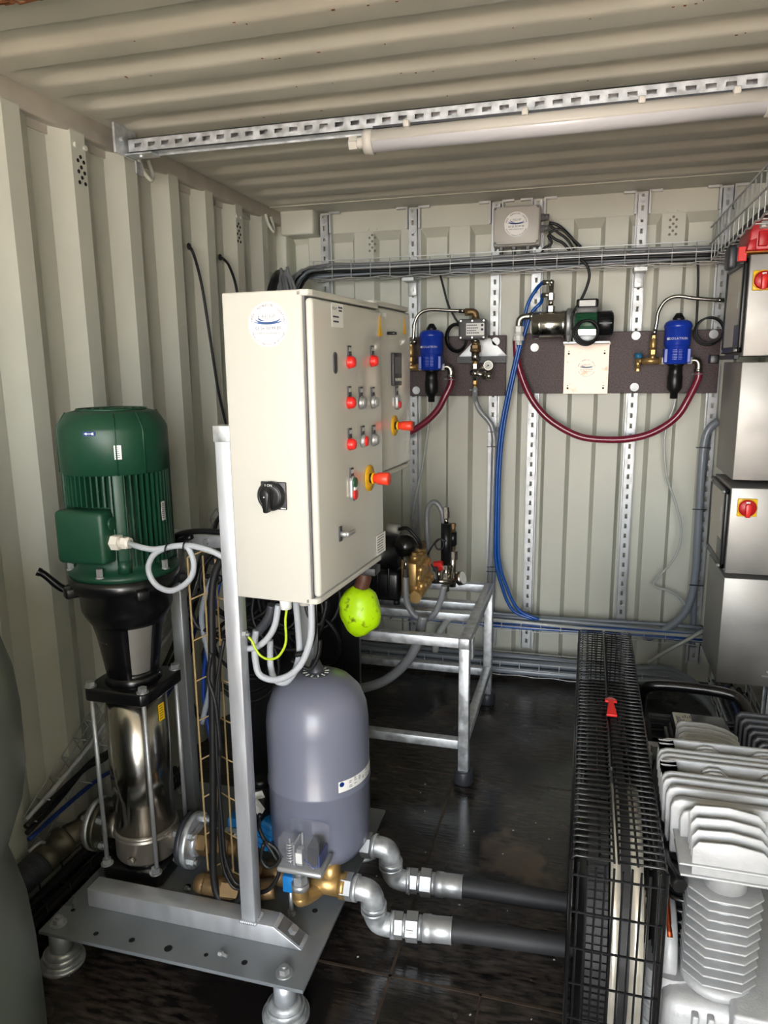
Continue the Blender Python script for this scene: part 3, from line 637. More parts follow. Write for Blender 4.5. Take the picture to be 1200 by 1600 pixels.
single('grey_hose', MB().tube([q + Z * 1.50, q + Z * 1.47] + path([(743, 625), (750, 642), (762, 656), (769, 668), (772, 690), (771, 740), (769, 800), (767, 860), (764, 920), (760, 970)], 'y', 3.70), .0135, 12), 'clearhose', 'smoky grey hose running down from the pressure controller along the wall channel', 'hose')
single('grey_conduit', MB().tube(path([(777, 668), (776, 720), (775, 790), (773, 850), (771, 905), (768, 958)], 'y', 3.735), .011, 10), 'conduit', 'grey conduit strapped to the channel left of the blue tubes', 'conduit')
# triangular splash plate
t = thing('bracket_plate', 'folded triangular steel bracket on the brown board under the pressure controller', 'bracket', (-.51, 3.73, 1.617))
MB().prism([(-.122, .031), (.122, .031), (.035, .12), (-.035, .12)], (-.512, 3.747, 1.618), X, Z, Y, .003).build('back_plate', 'zinc', t)
mb = MB(); mb.box(-.634, -.390, 3.690, 3.694, 1.617, 1.650, .001, 1); mb.box(-.634, -.390, 3.690, 3.749, 1.647, 1.650); mb.build('front_lip', 'darkgrey', t)
mb = MB()
for x, z in ((-.585, 1.662), (-.437, 1.662)): mb.hexn((x, 3.747, z), (x, 3.741, z), .007)
mb.build('bolt', 'zinc', t)
# square mounting plate with ghost sticker
t = thing('mounting_plate', 'square film covered metal plate with round sticker on the long brown board', 'plate', (-.01, 3.73, 1.464))
mb = MB(); mb.box(-.113, .094, 3.722, 3.726, 1.464, 1.703, .0015, 1); mb.box(-.113, -.109, 3.722, YBD, 1.464, 1.703); mb.box(.09, .094, 3.722, YBD, 1.464, 1.703); mb.box(-.117, .098, 3.722, YBD, 1.697, 1.707); mb.build('plate', 'pinkplate', t)
mb = MB()
for x in (-.093, .073):
    for z in (1.492, 1.656): mb.cyl((x, 3.722, z), (x, 3.7205, z), .005, n=10); mb.cyl((x, 3.722, z + .012), (x, 3.721, z + .012), .0028, n=8)
mb.build('keyhole', 'hole', t)
round_sticker((-.008, 3.7212, 1.588), X, Z, -Y, .045, t, paper='pinkplate')
# stainless multistage pump with small green motor
ax = Vector((0, 3.60, 1.787)); t = thing('stainless_pump', 'horizontal stainless pump with green motor mounted above the square plate', 'pump', (-.06, 3.60, 1.70))
mb = MB(); mb.lathe([(.055, -.262), (.062, -.256), (.062, -.23), (.065, -.226), (.062, -.222), (.062, -.13), (.065, -.126), (.066, -.105)], ax, X, 36); mb.build('pump_barrel', 'chrome', t)
mb = MB(); mb.lathe([(.072, -.105), (.074, -.100), (.074, -.082), (.05, -.076), (.045, -.06)], ax, X, 32); mb.box(-.102, -.082, 3.545, 3.655, 1.705, 1.79, .01); mb.build('pump_flange', 'zinc', t)
mb = MB(); mb.lathe([(.045, -.07), (.052, -.062), (.052, .030), (.05, .034)], ax, X, 28)
for k in range(22): a = 2 * PI * k / 22; d = Vector((0, math.cos(a), math.sin(a))); mb.obox(ax + Vector((-.015, 0, 0)) + d * .054, (.085, .003, .012), Matrix.Rotation(a - PI / 2, 3, 'X'))
mb.build('motor_body', 'pumpgreen', t)
mb = MB(); mb.lathe([(.050, .028), (.055, .032), (.056, .085), (.050, .100), (.035, .104)], ax, X, 28)
for k in range(14): a = 2 * PI * k / 14; d = Vector((0, math.cos(a), math.sin(a))); mb.obox(ax + Vector((.068, 0, 0)) + d * .056, (.055, .005, .004), Matrix.Rotation(a - PI / 2, 3, 'X'))
mb.build('fan_cover', 'black', t)
mb = MB(); mb.box(-.062, .030, 3.56, 3.64, 1.835, 1.862, .004); b_ = mb.build('terminal_base', 'devgrey', t)
mb = MB(); mb.box(-.064, .034, 3.557, 3.643, 1.860, 1.897, .008); mb.build('terminal_box', 'black', t)
MB().box(-.05, .02, 3.5555, 3.5575, 1.864, 1.890).build('capacitor_label', 'paper', t)
MB().box(-.055, .028, 3.545, 3.549, 1.735, 1.762, .001, 1).build('rating_plate', 'nickel', t)
mb = MB(); mb.box(-.075, .03, 3.565, 3.635, 1.707, 1.74, .004); mb.box(-.115, .09, 3.56, YBD, 1.700, 1.708); mb.build('foot', 'zinc', t)
p = at(835, 494, 'y', 3.60); mb = MB(); mb.tube([(-.262, 3.60, p.z), (-.285, 3.60, p.z), (-.31, 3.60, p.z - .005), (-.322, 3.60, p.z - .02), (-.324, 3.60, p.z - .045)], .0155, 14); mb.cyl((-.255, 3.60, p.z), (-.275, 3.60, p.z), .02, n=16); mb.build('inlet_elbow', 'nickel', t)
mb = MB(); x = -.324; z = p.z - .045; mb.hexn((x, 3.60, z), (x, 3.60, z - .025), .023); mb.cyl((x, 3.60, z - .025), (x, 3.60, z - .045), .020, n=16); mb.cyl((x, 3.60, z - .045), (x, 3.60, z - .065), .026, n=10, smooth=False); mb.cyl((x, 3.60, z - .065), (x, 3.60, z - .085), .016, n=14); mb.build('white_union', 'white', t)
p = at(861, 470, 'y', 3.60); x = p.x; mb = MB(); mb.hexn((x, 3.60, 1.845), (x, 3.60, 1.872), .019); mb.cyl((x, 3.60, 1.87), (x, 3.60, 1.975), .011); mb.hexn((x, 3.60, 1.90), (x, 3.60, 1.93), .016)
for z in (1.922, 1.978): mb.cyl((x, 3.60, z), (x - .04, 3.60, z + .002), .010, n=12); mb.hexn((x - .025, 3.60, z), (x - .042, 3.60, z), .013)
mb.ball((x, 3.60, 1.978), .013); mb.build('outlet_manifold', 'nickel', t)
# blue tubes
for k, (zz, sh) in enumerate(((1.980, 0), (1.924, 7))):
    pts = [(x - .04, 3.60, zz)] + path([(838 + sh, 452 + sh * 3), (825 + sh * .8, 475 + sh * 2), (817 + sh * .6, 510 + sh), (809 + sh * .5, 545), (800 + sh * .5, 585), (790 + sh * .6, 630), (782 + sh * .6, 675), (777 + sh * .6, 730), (775 + sh * .6, 800), (774 + sh * .7, 860), (777 + sh * .8, 890), (784 + sh, 915), (793 + sh * 1.2, 940), (806 + sh * 1.4, 957), (835 + sh, 968)], 'y', 3.65 - .004 * k)
    single('blue_tube', MB().tube(pts, .0085, 9), 'bluetube', ('outer', 'inner')[k] + ' bright blue air tube from the ' + ('upper', 'lower')[k] + ' outlet of the steel pump', 'tube')
# conduit at the right, in front of the last wall channel
single('grey_conduit', MB().tube(path([(1122, 658), (1110, 668), (1102, 684), (1098, 712), (1094, 770), (1090, 840), (1087, 890), (1081, 930), (1068, 960), (1045, 980), (1010, 998)], 'y', 3.70), .0185, 12), 'conduit', 'thick grey conduit from behind the steel boxes down to the belt guard', 'conduit')
single('grey_conduit', MB().tube(path([(1108, 672), (1093, 800), (1088, 880), (1084, 960), (1082, 1010)], 'y', 3.745), .012, 10), 'conduit', 'thin straight grey conduit behind the thick one at the last channel', 'conduit')
single('grey_conduit', MB().tube(path([(1012, 1036), (1040, 1018), (1070, 1002), (1100, 985)], 'y', 3.62), .010, 10), 'thin', 'pale conduit slanting up behind the far end of the belt guard', 'conduit')
mb = MB()
for px, py in ((1099, 699), (1088, 913), (1093, 795)): p = at(px, py, 'y', 3.70); mb.box(p.x - .035, p.x + .03, p.y - .022, p.y - .019, p.z - .002, p.z + .003)
for px, py in ((772, 675), (770, 698), (770, 886), (769, 893)): p = at(px, py, 'y', 3.68); mb.box(p.x - .03, p.x + .03, p.y - .004, p.y - .001, p.z - .002, p.z + .002)
tag(mb.build('cable_ties', 'black'), 'black cable ties holding the conduits to the wall channels', 'cable ties', None, 'stuff')
# ================================================================ galvanised table with the high pressure pump
t = thing('steel_stand', 'galvanised square tube stand on round feet behind the grey pressure tank', 'stand', (-.85, 2.95, 0))
TX0, TX1, TY0, TY1, TZ = -1.30, -.407, 2.60, 3.31, .60
for x in (TX0, TX1):
    for y in (TY0, TY1):
        l = MB().box(x - .02, x + .02, y - .02, y + .02, .045, TZ - .04, .003).build('leg', 'galv', t)
        MB().lathe([(.036, 0), (.038, .004), (.038, .05), (.034, .056)], (x, y, 0), n=24).build('foot', 'darkgrey', l)
mb = MB(); mb.box(TX1 - .02, TX1 + .02, TY0 - .02, TY1 + .02, TZ - .04, TZ, .003); mb.box(TX0 - .02, TX0 + .02, TY0 - .02, TY1 + .02, TZ - .04, TZ, .003)
mb.box(TX0 + .02, TX1 - .02, TY0 - .02, TY0 + .02, TZ - .04, TZ, .003); mb.box(TX0 + .02, TX1 - .02, TY1 - .02, TY1 + .02, TZ - .04, TZ, .003)
mb.cyl((TX1 + .004, TY0 - .0215, TZ - .012), (TX1 + .004, TY0 - .018, TZ - .012), .004, n=10); mb.build('top_frame', 'galv', t)
for y in (2.885, 3.03): MB().box(TX0 + .02, TX1 - .02, y - .02, y + .02, TZ - .035, TZ - .001, .003).build('cross_bar', 'galv', t)
for y in (TY0, TY1): MB().box(TX0 + .02, TX1 - .02, y - .018, y + .018, .145, .182, .003).build('lower_rail', 'galv', t)
MB().box(TX1 - .018, TX1 + .018, TY0 + .02, TY1 - .02, .16, .195, .003).build('lower_rail', 'galv', t)
MB().box(TX1 + .02, TX1 + .026, TY0 + .03, TY0 + .09, .50, .585, .002, 1).build('side_tab', 'galv', t)
t = thing('plunger_pump', 'brass headed plunger pump with black drive on the galvanised stand', 'pump', (-.80, 3.0, TZ))
PX, PY = -.675, 3.0
mb = MB(); mb.box(PX - .32, PX - .06, PY - .10, PY + .12, .615, .75, .02); mb.cyl((PX - .42, PY, .72), (PX - .22, PY, .72), .11, n=28)
for k in range(5): mb.box(PX - .315 + .05 * k, PX - .305 + .05 * k, PY - .105, PY + .12, .63, .765, .003)
mb.build('crankcase', 'blackp', t)
mb = MB(); mb.cyl((PX - .30, PY + .02, .80), (PX - .08, PY + .02, .80), .085, n=28); mb.cyl((PX - .36, PY + .02, .80), (PX - .30, PY + .02, .80), .075, n=28); mb.build('drive_motor', 'black', t)
p = at(633, 853, 'y', 2.97); mb = MB(); mb.ball(p, .052, (1, 1, 1.0), 28); mb.cyl(p - Z * .045, p - Z * .085, .018); mb.cyl(p + Vector((.0, 0, -.004)), p + Vector((0, 0, .004)), .053, n=28); mb.build('pulsation_damper', 'blackp', t)
p = at(617, 826, 'y', 2.99); mb = MB(); mb.cyl(p + Vector((-.03, 0, 0)), p + Vector((.02, -.01, 0)), .02, n=14); mb.build('white_plug', 'boxgrey', t)
mb = MB(); mb.tube([p + Vector((.02, -.01, .0)), p + Vector((.06, -.02, .008)), p + Vector((.10, -.02, -.03)), p + Vector((.115, 0, -.07)), p + Vector((.10, .03, -.11))], .008, 8); mb.build('plug_cable', 'rubber', t)
for k in range(3):
    y = PY - .075 + .065 * k; mb = MB(); mb.box(PX - .03, PX + .02, y - .028, y + .028, .655, .80, .008); mb.cyl((PX - .0, y, .80), (PX, y, .822), .021, n=18); mb.hexn((PX, y, .818), (PX, y, .834), .015)
    mb.cyl((PX + .01, y, .760), (PX + .04, y, .760), .019, n=18); mb.cyl((PX + .01, y, .69), (PX + .045, y, .69), .023, n=18); mb.hexn((PX + .04, y, .69), (PX + .053, y, .69), .017); mb.cyl((PX - .005, y - .0, .725), (PX + .034, y, .725), .026, n=20)
    mb.build('valve_block', 'brass', t)
mb = MB(); mb.box(PX - .05, PX - .02, PY - .12, PY + .11, .65, .81, .006); mb.cyl((PX + .015, PY - .125, .655), (PX + .015, PY + .10, .655), .024, n=20); mb.cyl((PX, PY - .12, .745), (PX, PY + .10, .745), .02, n=18)
mb.box(PX - .02, PX + .02, PY - .135, PY - .11, .70, .80, .004); mb.hexn((PX + .015, PY - .14, .655), (PX + .015, PY - .12, .655), .027); mb.build('manifold', 'brass', t)
p = at(658, 865, 'y', 3.06); mb = MB(); mb.cyl(p - Z * .05, p + Z * .04, .022, n=18); mb.hexn(p + Z * .03, p + Z * .055, .018); mb.build('unloader_valve', 'bronze', t)
a = at(634, 905, 'y', 2.815); mb = MB(); mb.hexn(a + Z * .02, a + Z * .045, .011); mb.cyl(a + Z * .045, a + Z * .08, .009, n=12); mb.hexn(a + Z * .0, a + Z * .02, .013); mb.hexn(a + Z * .08, a + Z * .095, .012); mb.build('hose_fitting', 'nickel', t)
mb = MB()
for x, y in ((PX - .30, PY - .08), (PX - .30, PY + .1), (PX - .08, PY - .08), (PX - .08, PY + .1)): mb.cyl((x, y, TZ), (x, y, .62), .014, n=12)
mb.build('rubber_mount', 'rubber', t)
single('pressure_hose', MB().tube([a + Z * .01] + path([(634, 925), (637, 945), (648, 962), (663, 968), (678, 960), (688, 940), (694, 915)], 'y', 2.81), .0125, 12), 'greyhose', 'grey pressure hose hanging in a loop below the brass pump head', 'hose')
# regulator column on the stand
RX, RY = -.592, 3.20
t = thing('regulator_valve', 'nickel valve column with black barrel and gauge beside the brass pump', 'valve', (RX, RY, TZ))
q = Vector((RX, RY, 0)); mb = MB()
mb.hexn(q + Z * .585, q + Z * .62, .016); mb.cyl(q + Z * .61, q + Z * .72, .013); mb.hexn(q + Z * .64, q + Z * .675, .019); mb.hexn(q + Z * .69, q + Z * .71, .016); mb.build('valve_body', 'nickel', t); mb = MB(); mb.cyl(q + Z * .905, q + Z * .93, .010); mb.hexn(q + Z * .93, q + Z * .96, .015); mb.hexn(q + Z * .955, q + Z * .98, .013); mb.build('top_fitting', 'nickel', t); mb = MB()
mb.cyl(q + Vector((0, 0, .70)), q + Vector((.026, .03, .70)), .013, n=12); mb.cyl(q + Vector((.026, .03, .60)), q + Vector((.026, .03, .80)), .016, n=16); mb.hexn(q + Vector((.026, .03, .73)), q + Vector((.026, .03, .77)), .022); mb.build('second_valve_body', 'nickel', t)
MB().cyl(q + Z * .72, q + Z * .905, .024, n=22).build('barrel', 'black', t)
mb = MB(); v = q + Vector((.026, .03, 0)); mb.cyl(v + Z * .80, v + Z * .86, .018, n=18); mb.build('second_barrel', 'black', t)
mb = MB(); mb.cyl(v + Z * .86, v + Z * .895, .012, n=14); mb.hexn(v + Z * .885, v + Z * .90, .014); mb.build('brass_plug', 'bronze', t)
p = at(722, 903, 'y', 3.17); n_ = Vector((.85, -.25, .30)).normalized(); mb = MB(); mb.cyl(p - n_ * .02, p + n_ * .005, .032, n=28); mb.tube([p - n_ * .02, p - n_ * .05, v + Z * .68], .008, 8); g_ = mb.build('gauge', 'nickel', t); MB().cyl(p + n_ * .005, p + n_ * .0065, .028, n=28).build('gauge_dial', 'paper', g_)
p = at(686, 884, 'y', 3.17); mb = MB(); mb.cyl(p + Vector((-.02, -.01, 0)), p + Vector((.02, -.01, .006)), .022, n=8, smooth=False); mb.cyl(p - Z * .02, p + Z * .02, .016, n=12); mb.build('red_valve', 'red', t)
mb = MB(); mb.cyl(p - Z * .02, p - Z * .065, .009, n=12); mb.cyl(p + Vector((-.05, 0, -.075)), p + Vector((.06, .01, -.075)), .012, n=12); mb.build('feed_pipe', 'nickel', t)
p = at(681, 889, 'y', 3.12); MB().cyl(p, p - Y * .012, .012, n=16).build('black_knob', 'black', t)
mb = MB(); mb.tube([q + Z * .98] + path([(694, 818), (690, 798), (682, 786), (674, 786), (668, 797), (667, 820), (668, 850), (668, 880), (668, 905)], 'y', 3.21), .012, 12)
single('pressure_hose', mb, 'greyhose', 'grey hose arching over from the top of the nickel valve column', 'hose')
single('thin_wire', MB().tube(path([(668, 867), (676, 853), (684, 843), (692, 845), (692, 856), (684, 858), (680, 850), (688, 842), (697, 846)], 'y', 3.16), .004, 6), 'rubber', 'looped black wire between the brass head and the nickel valve column', 'wire')
single('thin_wire', MB().tube(path([(666, 874), (674, 882), (682, 896), (684, 912)], 'y', 3.14), .004, 6), 'rubber', 'straight black wire beside the red valve on the stand', 'wire')
single('suction_hose', MB().tube(path([(661, 962), (657, 985), (652, 1005), (640, 1028), (620, 1050), (598, 1065), (575, 1073), (548, 1078)], 'y', 2.74), .020, 12), 'greyhose', 'thick grey hose sweeping down under the galvanised stand', 'hose')
single('suction_hose', MB().tube(path([(708, 962), (697, 972), (686, 990), (681, 1006), (680, 1018)], 'y', 3.60), .018, 12), 'thin', 'pale hose elbow behind the galvanised stand, below its top', 'hose')
# fluorescent wrapped lump under the second cabinet
c = at(563, 954, 'y', 2.12); mb = MB()
from mathutils import noise
mb.ball(c, .068, (1, .95, 1.22), 40)
for v in mb.bm.verts:
    d = v.co - c; f = 1 + .10 * noise.noise(d * 16) + .05 * noise.noise(d * 45)
    if d.z < -.03: f *= 1 - .10 * math.sin(PI * min(1, (-.03 - d.z) / .05)) * (.5 + .5 * math.sin(3 * d.x / .05))
    v.co = c + d * f
t = thing('wrapped_bundle', 'fluorescent yellow plastic wrapped bundle under the second cabinet', 'bundle', c - Z * .09)
mb.build('film', 'neon', t)
mb = MB(); mb.tube([c + Vector((.0, 0, .07)), c + Vector((.012, 0, .10)), c + Vector((.02, 0, .135))], [.024, .024, .022], 12); mb.build('neck', 'dark_neck', t)
mb = MB(); mb.box(c.x - .05, c.x + .06, 2.09, 2.15, c.z + .125, c.z + .15, .003); mb.box(c.x - .55, c.x - .05, 2.10, 2.14, c.z + .125, c.z + .15, .003); mb.build('hanger_bar', 'darkgrey', t)
# ================================================================ control cabinets on their frame
ROT = Matrix.Rotation(-math.radians(4.4), 4, 'Z')
def cabinet(org, depth, width, height, lab):
    mx = Matrix.Translation(org) @ ROT      # local x = out of the back, y = along the door, z up
    t = thing('control_cabinet', lab, 'control cabinet', org)
    b = MB(mx); b.box(0, depth - .018, 0, width, 0, height, .004)
    for z0, z1 in ((0, .013), (height - .013, height)): 
        r = .016; poly = [(depth - .03, 0), (depth - r, 0), (depth - r * .3, r * .3), (depth, r), (depth, width - r), (depth - r * .3, width - r * .3), (depth - r, width), (depth - .03, width)]
        b.prism(poly, (0, 0, z0), X, Y, Z, z1 - z0, .002)
    b.build('enclosure', 'cabinet', t)
    MB(mx).box(depth - .019, depth - .013, .004, width - .004, .008, height - .008).build('door_gasket', 'devgrey', t)
    d = MB(mx); d.box(depth - .014, depth + .004, .005, width - .003, .016, height - .017, .008, 3); door = d.build('door', 'door', t)
    return t, door, mx
c1o = Vector((-.768, 1.484, 1.083)); c1, door1, mx1 = cabinet(c1o, .208, .43, .682, 'large pale grey control cabinet with round sticker and black rotary switch on its side')
c2o = Vector((-.752, 1.925, 1.300)); c2, door2, mx2 = cabinet(c2o, .206, .30, .478, 'smaller pale grey control cabinet with a display, behind the large one')
NX = (ROT @ Vector((1, 0, 0, 0))).xyz; NY = (ROT @ Vector((0, 1, 0, 0))).xyz
FD1 = c1o + NX * .212; FD2 = c2o + NX * .210
def dp(px, py, f): return on(px, py, f, NX)      # a point of the door face
def legend(p, door, h=.020):
    mb = MB(); a = p + Z * .028
    mb.prism([(-.010, -h / 2 - .004), (.010, -h / 2 - .004), (.010, h / 2), (-.010, h / 2)], a, NY, Z, NX, .004, .001); mb.mi = 1
    mb.prism([(-.007, -.003), (.007, -.003), (.007, .006), (-.007, .006)], a + NX * .0042, NY, Z, NX, .0006); return mb.build('legend_plate', ['fig', 'boxgrey'], door)
def lampbtn(px, py, f, door, col, name):
    p = dp(px, py, f); legend(p, door)
    b = MB().lathe([(.0155, 0), (.0155, .005), (.014, .007)], p, NX, 24).build(name, 'black' if col == 'red' else 'zinc', door)
    return p
def red_lamp(px, py, f, door):
    p = dp(px, py, f); legend(p, door); MB().lathe([(.0150, 0), (.0150, .004), (.013, .005), (.0135, .008), (.0125, .013), (.009, .0165), (0, .018)], p, NX, 24).build('red_lamp', 'red', door)
def dome(px, py, f, door, half):
    p = dp(px, py, f); legend(p, door); MB().lathe([(.0165, 0), (.0165, .006), (.0135, .009), (.013, .011), (0, .011)], p, NX, 24).build('button_ring', 'zinc', door)
    MB().lathe([(.013, .0105), (.012, .014), (0, .016)], p, NX, 24).build('push_button', half, door)
for px, py in ((545, 566), (581, 564), (545, 629), (546, 694)): red_lamp(px, py, FD1, door1)
for px, py, c in ((563, 629, 'zinc'), (582, 628, 'zinc'), (566, 689, 'red'), (583, 687, 'zinc')): dome(px, py, FD1, door1, c)
# twin push button
p = dp(549, 763, FD1); legend(p + Z * .012, door1)
st = [(.016 * math.cos(a), .016 * math.sin(a) + (.015 if math.sin(a) > 0 else -.015)) for a in [2 * PI * k / 24 for k in range(24)]]
MB().prism(st, p, NY, Z, NX, .009, .002).build('twin_button_bezel', 'zinc', door1)
for s, c in ((1, 'pumpgreen'), (-1, 'red')):
    MB().cyl(p + Z * s * .015 + NX * .008, p + Z * s * .015 + NX * .013, .012, n=20).build('push_button', c, door1)
MB().cyl(p + NX * .008, p + NX * .0125, .006, n=14).build('push_button', 'white', door1)
def estop(px, py, f, door, k=1):
    p = dp(px, py, f); MB().lathe([(.034 * k, 0), (.034 * k, .003), (.015 * k, .004)], p, NX, 36).build('emergency_disc', 'yellow', door)
    MB().lathe([(.013 * k, .003), (.013 * k, .012)], p, NX, 24).build('emergency_collar', 'black', door)
    MB().lathe([(.012 * k, .012), (.0125 * k, .022), (.0135 * k, .023), (.0155 * k, .025), (.0165 * k, .053), (.0145 * k, .055), (0, .055)], p, NX, 28).build('emergency_button', 'estop', door)
    MB().lathe([(.0145 * k, .010), (.0145 * k, .014)], p, NX, 24).build('emergency_ring', 'switchyellow', door)
estop(577, 747, FD1, door1); estop(616, 665, FD2, door2, .85)
p = dp(523, 567, FD1); st = [(.010 * math.cos(a), .010 * math.sin(a) + (.014 if math.sin(a) > 0 else -.014)) for a in [2 * PI * k / 20 for k in range(20)]]
MB().prism(st, p, NY, Z, NX, .003, .001).build('key_escutcheon', 'fig', door1)
p = dp(531, 834, FD1); mb = MB(); mb.prism([(-.008, -.018), (.008, -.018), (.008, .018), (-.008, .018)], p, NY, Z, NX, .004, .0015); mb.build('lock_plate', 'fig', door1)
mb = MB(); mb.cyl(p, p + NX * .022, .007, n=14); mb.obox(p + NX * .022 + NY * .016, (.007, .045, .011), ROT.to_3x3(), .003); mb.build('wing_latch', 'zinc', door1)
def door_sticker(px, py, f, w, h, door, rows, kind):
    o = dp(px, py, f) + NX * .0005; mb = MB(); mb.prism([(-w / 2, -h / 2), (w / 2, -h / 2), (w / 2, h / 2), (-w / 2, h / 2)], o, NY, Z, NX, .0006); mb.mi = 1; t = o + NX * .0009
    if kind == 'co':
        mb.text('RELHP', h * .17, t + NY * (-w * .26) + Z * h * .22, NY, Z); [mb.prism([(x, z), (x + l, z), (x + l, z + h * .07), (x, z + h * .07)], t, NY, Z, NX, .0003) for x, z, l in ((w * .04, h * .30, w * .36), (w * .08, h * .17, w * .28), (-w * .42, -h * .10, w * .5), (-w * .40, -h * .30, w * .46))]
    else:
        for i in range(rows):
            z = h * (.38 - .76 * i / max(1, rows - 1))
            x = -w * .42
            for j in range(4):
                l = w * random.uniform(.08, .2); mb.prism([(x, z), (x + l, z), (x + l, z + h * .04), (x, z + h * .04)], t, NY, Z, NX, .0003); x += l + w * .03
                if x > w * .25: break
    return mb.build('sticker', ['paper', 'ink'], door)
door_sticker(527, 493, FD1, .066, .052, door1, 0, 'co')
door_sticker(595, 849, FD1, .070, .055, door1, 7, 'rating')
door_sticker(600, 492, FD2, .03, .018, door2, 2, 'rating')
for px, py in ((597, 512), (632, 510)):
    if px < 600: o = dp(px - 3, py, FD1); dr = door1
    else: o = dp(px, py, FD2); dr = door2
    MB().prism([(-.013, -.022), (.013, -.022), (0, .03)], o + NX * .0003, NY, Z, NX, .0008).build('warning_label', 'yellow', dr)
p = dp(617, 577, FD2); mb = MB(); mb.prism([(-.036, -.046), (.036, -.046), (.036, .046), (-.036, .046)], p, NY, Z, NX, .010, .003); ds = mb.build('display_unit', 'fig', door2)
mb = MB(); mb.prism([(-.026, -.012), (.026, -.012), (.026, .034), (-.026, .034)], p + NX * .0102, NY, Z, NX, .0006); mb.build('display_screen', 'devgrey', ds)
mb = MB()
for k in range(4): mb.cyl(p + NX * .010 + NY * (-.021 + .014 * k) - Z * .029, p + NX * .012 + NY * (-.021 + .014 * k) - Z * .029, .0045, n=12)
mb.build('display_key', 'boxgrey', ds)
p = dp(619, 628, FD2); legend(p + Z * .006, door2); MB().prism([(a * .9, b * .8) for a, b in [(.016 * math.cos(q), .016 * math.sin(q) + (.012 if math.sin(q) > 0 else -.012)) for q in [2 * PI * k / 20 for k in range(20)]]], p, NY, Z, NX, .010, .002).build('twin_button_bezel', 'zinc', door2)
MB().cyl(p + NX * .009 - Z * .008, p + NX * .014 - Z * .008, .010, n=16).build('push_button', 'red', door2)
p = dp(606, 521, FD2); mb = MB(); mb.obox(p + NX * .012, (.024, .02, .008), ROT.to_3x3(), .002); mb.build('wing_latch', 'black', door2)
# side face furniture of the large cabinet
sn = -NY
def sp(px, py): return on(px, py, c1o, sn)
o = sp(419, 507); q = MB(); round_sticker(o + sn * .0004, NX, Z, sn, .0465, c1)
p = sp(429, 774); mb = MB(); mb.prism([(-.031, -.031), (.031, -.031), (.031, .031), (-.031, .031)], p, NX, Z, sn, .006, .002); sw = mb.build('rotary_switch', 'fig', c1)
mb = MB(); mb.lathe([(.033, .005), (.033, .014), (.028, .018), (.018, .019), (0, .019)], p - NX * .003, sn, 32); mb.torus(p - NX * .003 + sn * .016, sn, .027, .003, 32, 6); mb.build('switch_dial', 'black', sw)
mb = MB(); mb.prism([(-.007, -.034), (.004, -.034), (.010, .010), (0, .020), (-.010, .010)], p - NX * .003 + sn * .019, NX, Z, sn, .020, .003); mb.build('switch_grip', 'black', sw)
mb = MB(); mb.text('1 ON', .008, p - NX * .004 + Z * .0225 + sn * .0194, NX, Z); mb.cyl(p - NX * .005 + Z * .002 + sn * .0393, p - NX * .005 + Z * .002 + sn * .0398, .0015, n=8); [mb.prism([(a, 0), (a + .0022, 0), (a + .0022, .0028), (a, .0028)], p + NX * .018 - Z * .029 + sn * .0061, NX, Z, sn, .0003) for a in (0, .0031, .0062, .0093)]; mb.build('switch_lettering', 'paper', sw)
for k, (x, y, m) in enumerate(((.10, .05, 'white'), (.13, .09, 'boxgrey'), (.15, .14, 'boxgrey'), (.08, .2, 'fig'))):
    q = mx1 @ Vector((x, y, 0)); mb = MB(); mb.hexn(q, q - Z * .012, .018); mb.cyl(q - Z * .01, q - Z * .034, .014, n=14); mb.build('cable_gland', m, c1)
# ================================================================ skid with its frame
t = thing('base_skid', 'grey steel base plate on four round feet carrying pump, tank and frame', 'base plate', (-.99, 1.77, 0))
SX0, SX1, SY0, SY1, SZ = -1.372, -.607, 1.405, 2.17, .12
MB().box(SX0, SX1, SY0, SY1, SZ - .010, SZ, .001, 1).build('plate', 'plate', t)
for x in (-1.337, -.671):
    for y in (1.442, 2.10):
        f = MB().cyl((x, y, 0), (x, y, .010), .060, n=36).cyl((x, y, .010), (x, y, .018), .056, .050, n=36).cyl((x, y, .018), (x, y, .034), .048, n=36).cyl((x, y, .034), (x, y, .046), .044, .034, n=36).build('foot', 'galv', t)
        MB().cyl((x, y, .044), (x, y, .110), .029, n=24).build('spacer_tube', 'alu', f)
        mb = MB(); mb.cyl((x, y, SZ), (x, y, SZ + .004), .022, n=20); mb.hexn((x, y, SZ + .004), (x, y, SZ + .018), .014); mb.cyl((x, y, SZ + .018), (x, y, SZ + .024), .007, n=10); mb.build('bolt', 'zinc', f)
for px, py, r in ((150, 1459, .007), (206, 1469, .008), (263, 1482, .011), (322, 1492, .006), (382, 1504, .008), (492, 1423, .008), (114, 1422, .006), (530, 1350, .006), (293, 1385, .010)):
    p = at(px, py, 'z', SZ); MB().cyl((p.x, p.y, SZ - .002), (p.x, p.y, SZ + .0006), r, n=14).build('bolt_hole', 'hole', t)
mb = MB()
for px, py, l in ((345, 1490, .02), (405, 1464, .025), (292, 1388, .014)):
    p = at(px, py, 'z', SZ + .006); mb.hexn((p.x - .006, p.y, SZ + .006), (p.x + .004, p.y, SZ + .006), .007); mb.cyl((p.x, p.y, SZ + .006), (p.x + l, p.y - .004, SZ + .006), .004, n=8)
mb.build('loose_bolt', 'zinc', t)
t = thing('support_frame', 'aluminium box section frame standing on the base plate and carrying the cabinets', 'frame', (-.80, 1.55, SZ))
mb = MB(); mb.prism([(-1.30, 0), (-.655, 0), (-.735, .055), (-1.30, .055)], (0, 1.520, SZ), X, Z, Y, .055, .002); mb.build('foot_beam', 'alu', t)
q_ = Matrix.Rotation(math.atan2(.055, .08), 3, 'Y'); MB().obox((-.6945, 1.5475, SZ + .0280), (.072, .044, .003), q_).build('open_end', 'devgrey', t)
